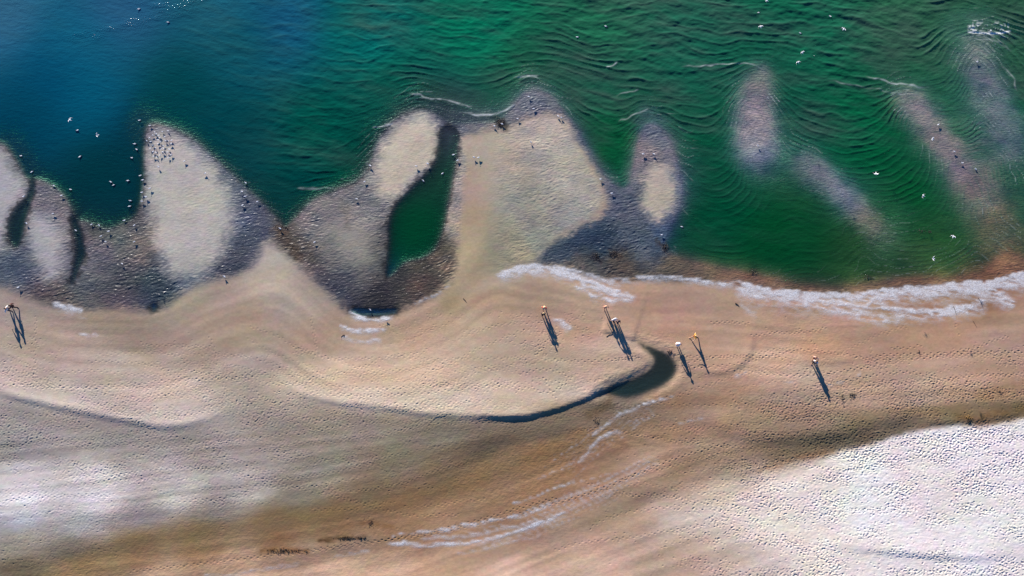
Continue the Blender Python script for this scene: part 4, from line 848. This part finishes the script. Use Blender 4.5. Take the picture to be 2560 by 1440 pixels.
def stick(P, r0, label, rise=.03, twigs=0, group=None, cat='stick'):
    c = np.mean(P, 0); b = Vector(stand(*c)); bm = bmesh.new(); Q = []
    S = smooth_line(P, False, 1)
    for i, (a, e) in enumerate(S):
        p = Vector(at(a, e, b.z)); p.z = gz(p.x, p.y)+r0*.6+rise*i/len(S); Q.append(p-b)
    tube(bm, Q, r0, r0*.4)
    for k in range(twigs):
        i = random.randrange(1, len(Q)-1); d = (Q[i+1]-Q[i]).normalized(); d = Vector((d.x*.5-d.y*random.choice([-1, 1]), d.y*.5+d.x*random.choice([-1, 1]), .25)).normalized(); tube(bm, [Q[i], Q[i]+d*.18, Q[i]+d*.32+Vector((.03, .02, .02))], r0*.5, r0*.2, 5)
    o = done('driftwood', bm, WOOD, b); tag(o, label, cat, group)
stick([(2383,766),(2387,775),(2390,785)], .05, 'straight dark stick lying on brown sand below the foam at right')
stick([(2445,745),(2450,752),(2454,761)], .04, 'thin dark stick lying in the foam at far right')
stick([(2432,802),(2438,812),(2441,818)], .03, 'faint thin stick on the sand below the other two at right')
stick([(1838,758),(1842,760),(1847,764)], .07, 'short thick dark stick on smooth sand right of centre')
stick([(1516,842),(1524,836),(1531,830),(1534,824)], .04, 'forked driftwood root beside the long shadows above the lagoon', twigs=3)
stick([(853,842),(858,838),(862,836),(861,842)], .035, 'small twiggy driftwood below the foam puddle', twigs=5)
stick([(1158,746),(1162,750),(1166,755)], .045, 'small dark twig on tan sand left of centre', twigs=1)
def weed(u_, v_, wr, hr, n, label, mat=WEED, cat='seaweed', name='seaweed', hh=.10):
    b = Vector(stand(u_, v_)); bm = bmesh.new(); rr = random.Random(int(u_))
    for k in range(n):
        x, y = rr.gauss(0, wr*.5), rr.gauss(0, hr*.5); a = rr.uniform(0, 6.28); L = rr.uniform(.12, .30); P = []
        z0 = max(gz(b.x+x, b.y+y), -.02)-b.z
        for i in range(4): P.append(Vector((x+math.cos(a)*L*i/3, y+math.sin(a)*L*i/3, z0+.02+hh*rr.random()*math.sin(i))))
        tube(bm, P, rr.uniform(.015, .035), .008, 5)
    o = done(name, bm, mat, b); tag(o, label, cat)
weed(1252,304,.75,.55,90,'black seaweed clump lying on the wave line between the two central sandbars')
weed(1250,312,.35,.45,40,'smaller black seaweed tail hanging below the clump between the central sandbars')
weed(1533,636,.9,.5,60,'right-hand dark reddish weed patch on the flat above the foam'); weed(1490,640,.6,.5,40,'left-hand dark reddish weed patch on the flat above the foam'); weed(1663,618,.4,.7,45,'brown weed tuft at the waterline right of the blue-grey flat')
weed(706,570,.9,.3,40,'brown weed line at the pointed bottom of the narrow inlet'); weed(1884,680,.5,.5,24,'faint brown weed patch in shallow water above the long foam'); weed(1676,882,.55,.35,30,'brown debris heap on the right bank of the lagoon')
weed(2420,1044,.45,.35,26,'yellow-brown debris pile on trodden sand above the white dune sand',TANW,'debris','debris'); weed(2422,1052,.3,.3,16,'dark debris pile just below the yellow-brown one at right')
weed(2132,988,.5,.4,30,'dark debris on the trodden sand right of the longest shadow'); weed(2105,996,.25,.7,22,'narrow dark debris strip on trodden sand left of another heap'); weed(1492,1050,.5,.5,20,'small brown weed tuft below the lagoon tail')
weed(868,1345,1.3,.16,70,'dense black wrack line, lower left of the white foam streaks'); weed(905,1345,.6,.12,24,'short black wrack piece between the wrack line and foam streaks'); weed(715,1376,2.6,.30,80,'long brown wrack line furthest left at the bottom of the beach')
weed(2168,692,1.0,.3,26,'brown weed patch in shallow water just above the long foam'); weed(2298,880,.2,.2,8,'tiny brown weed scrap on sand at right'); weed(928,1308,.5,.3,14,'small brown weed patch above the black wrack line')
weed(2303,580,.5,.3,22,'left one of two dark weed patches under green water at right'); weed(2323,580,.3,.2,12,'right one of two dark weed patches under green water at right')
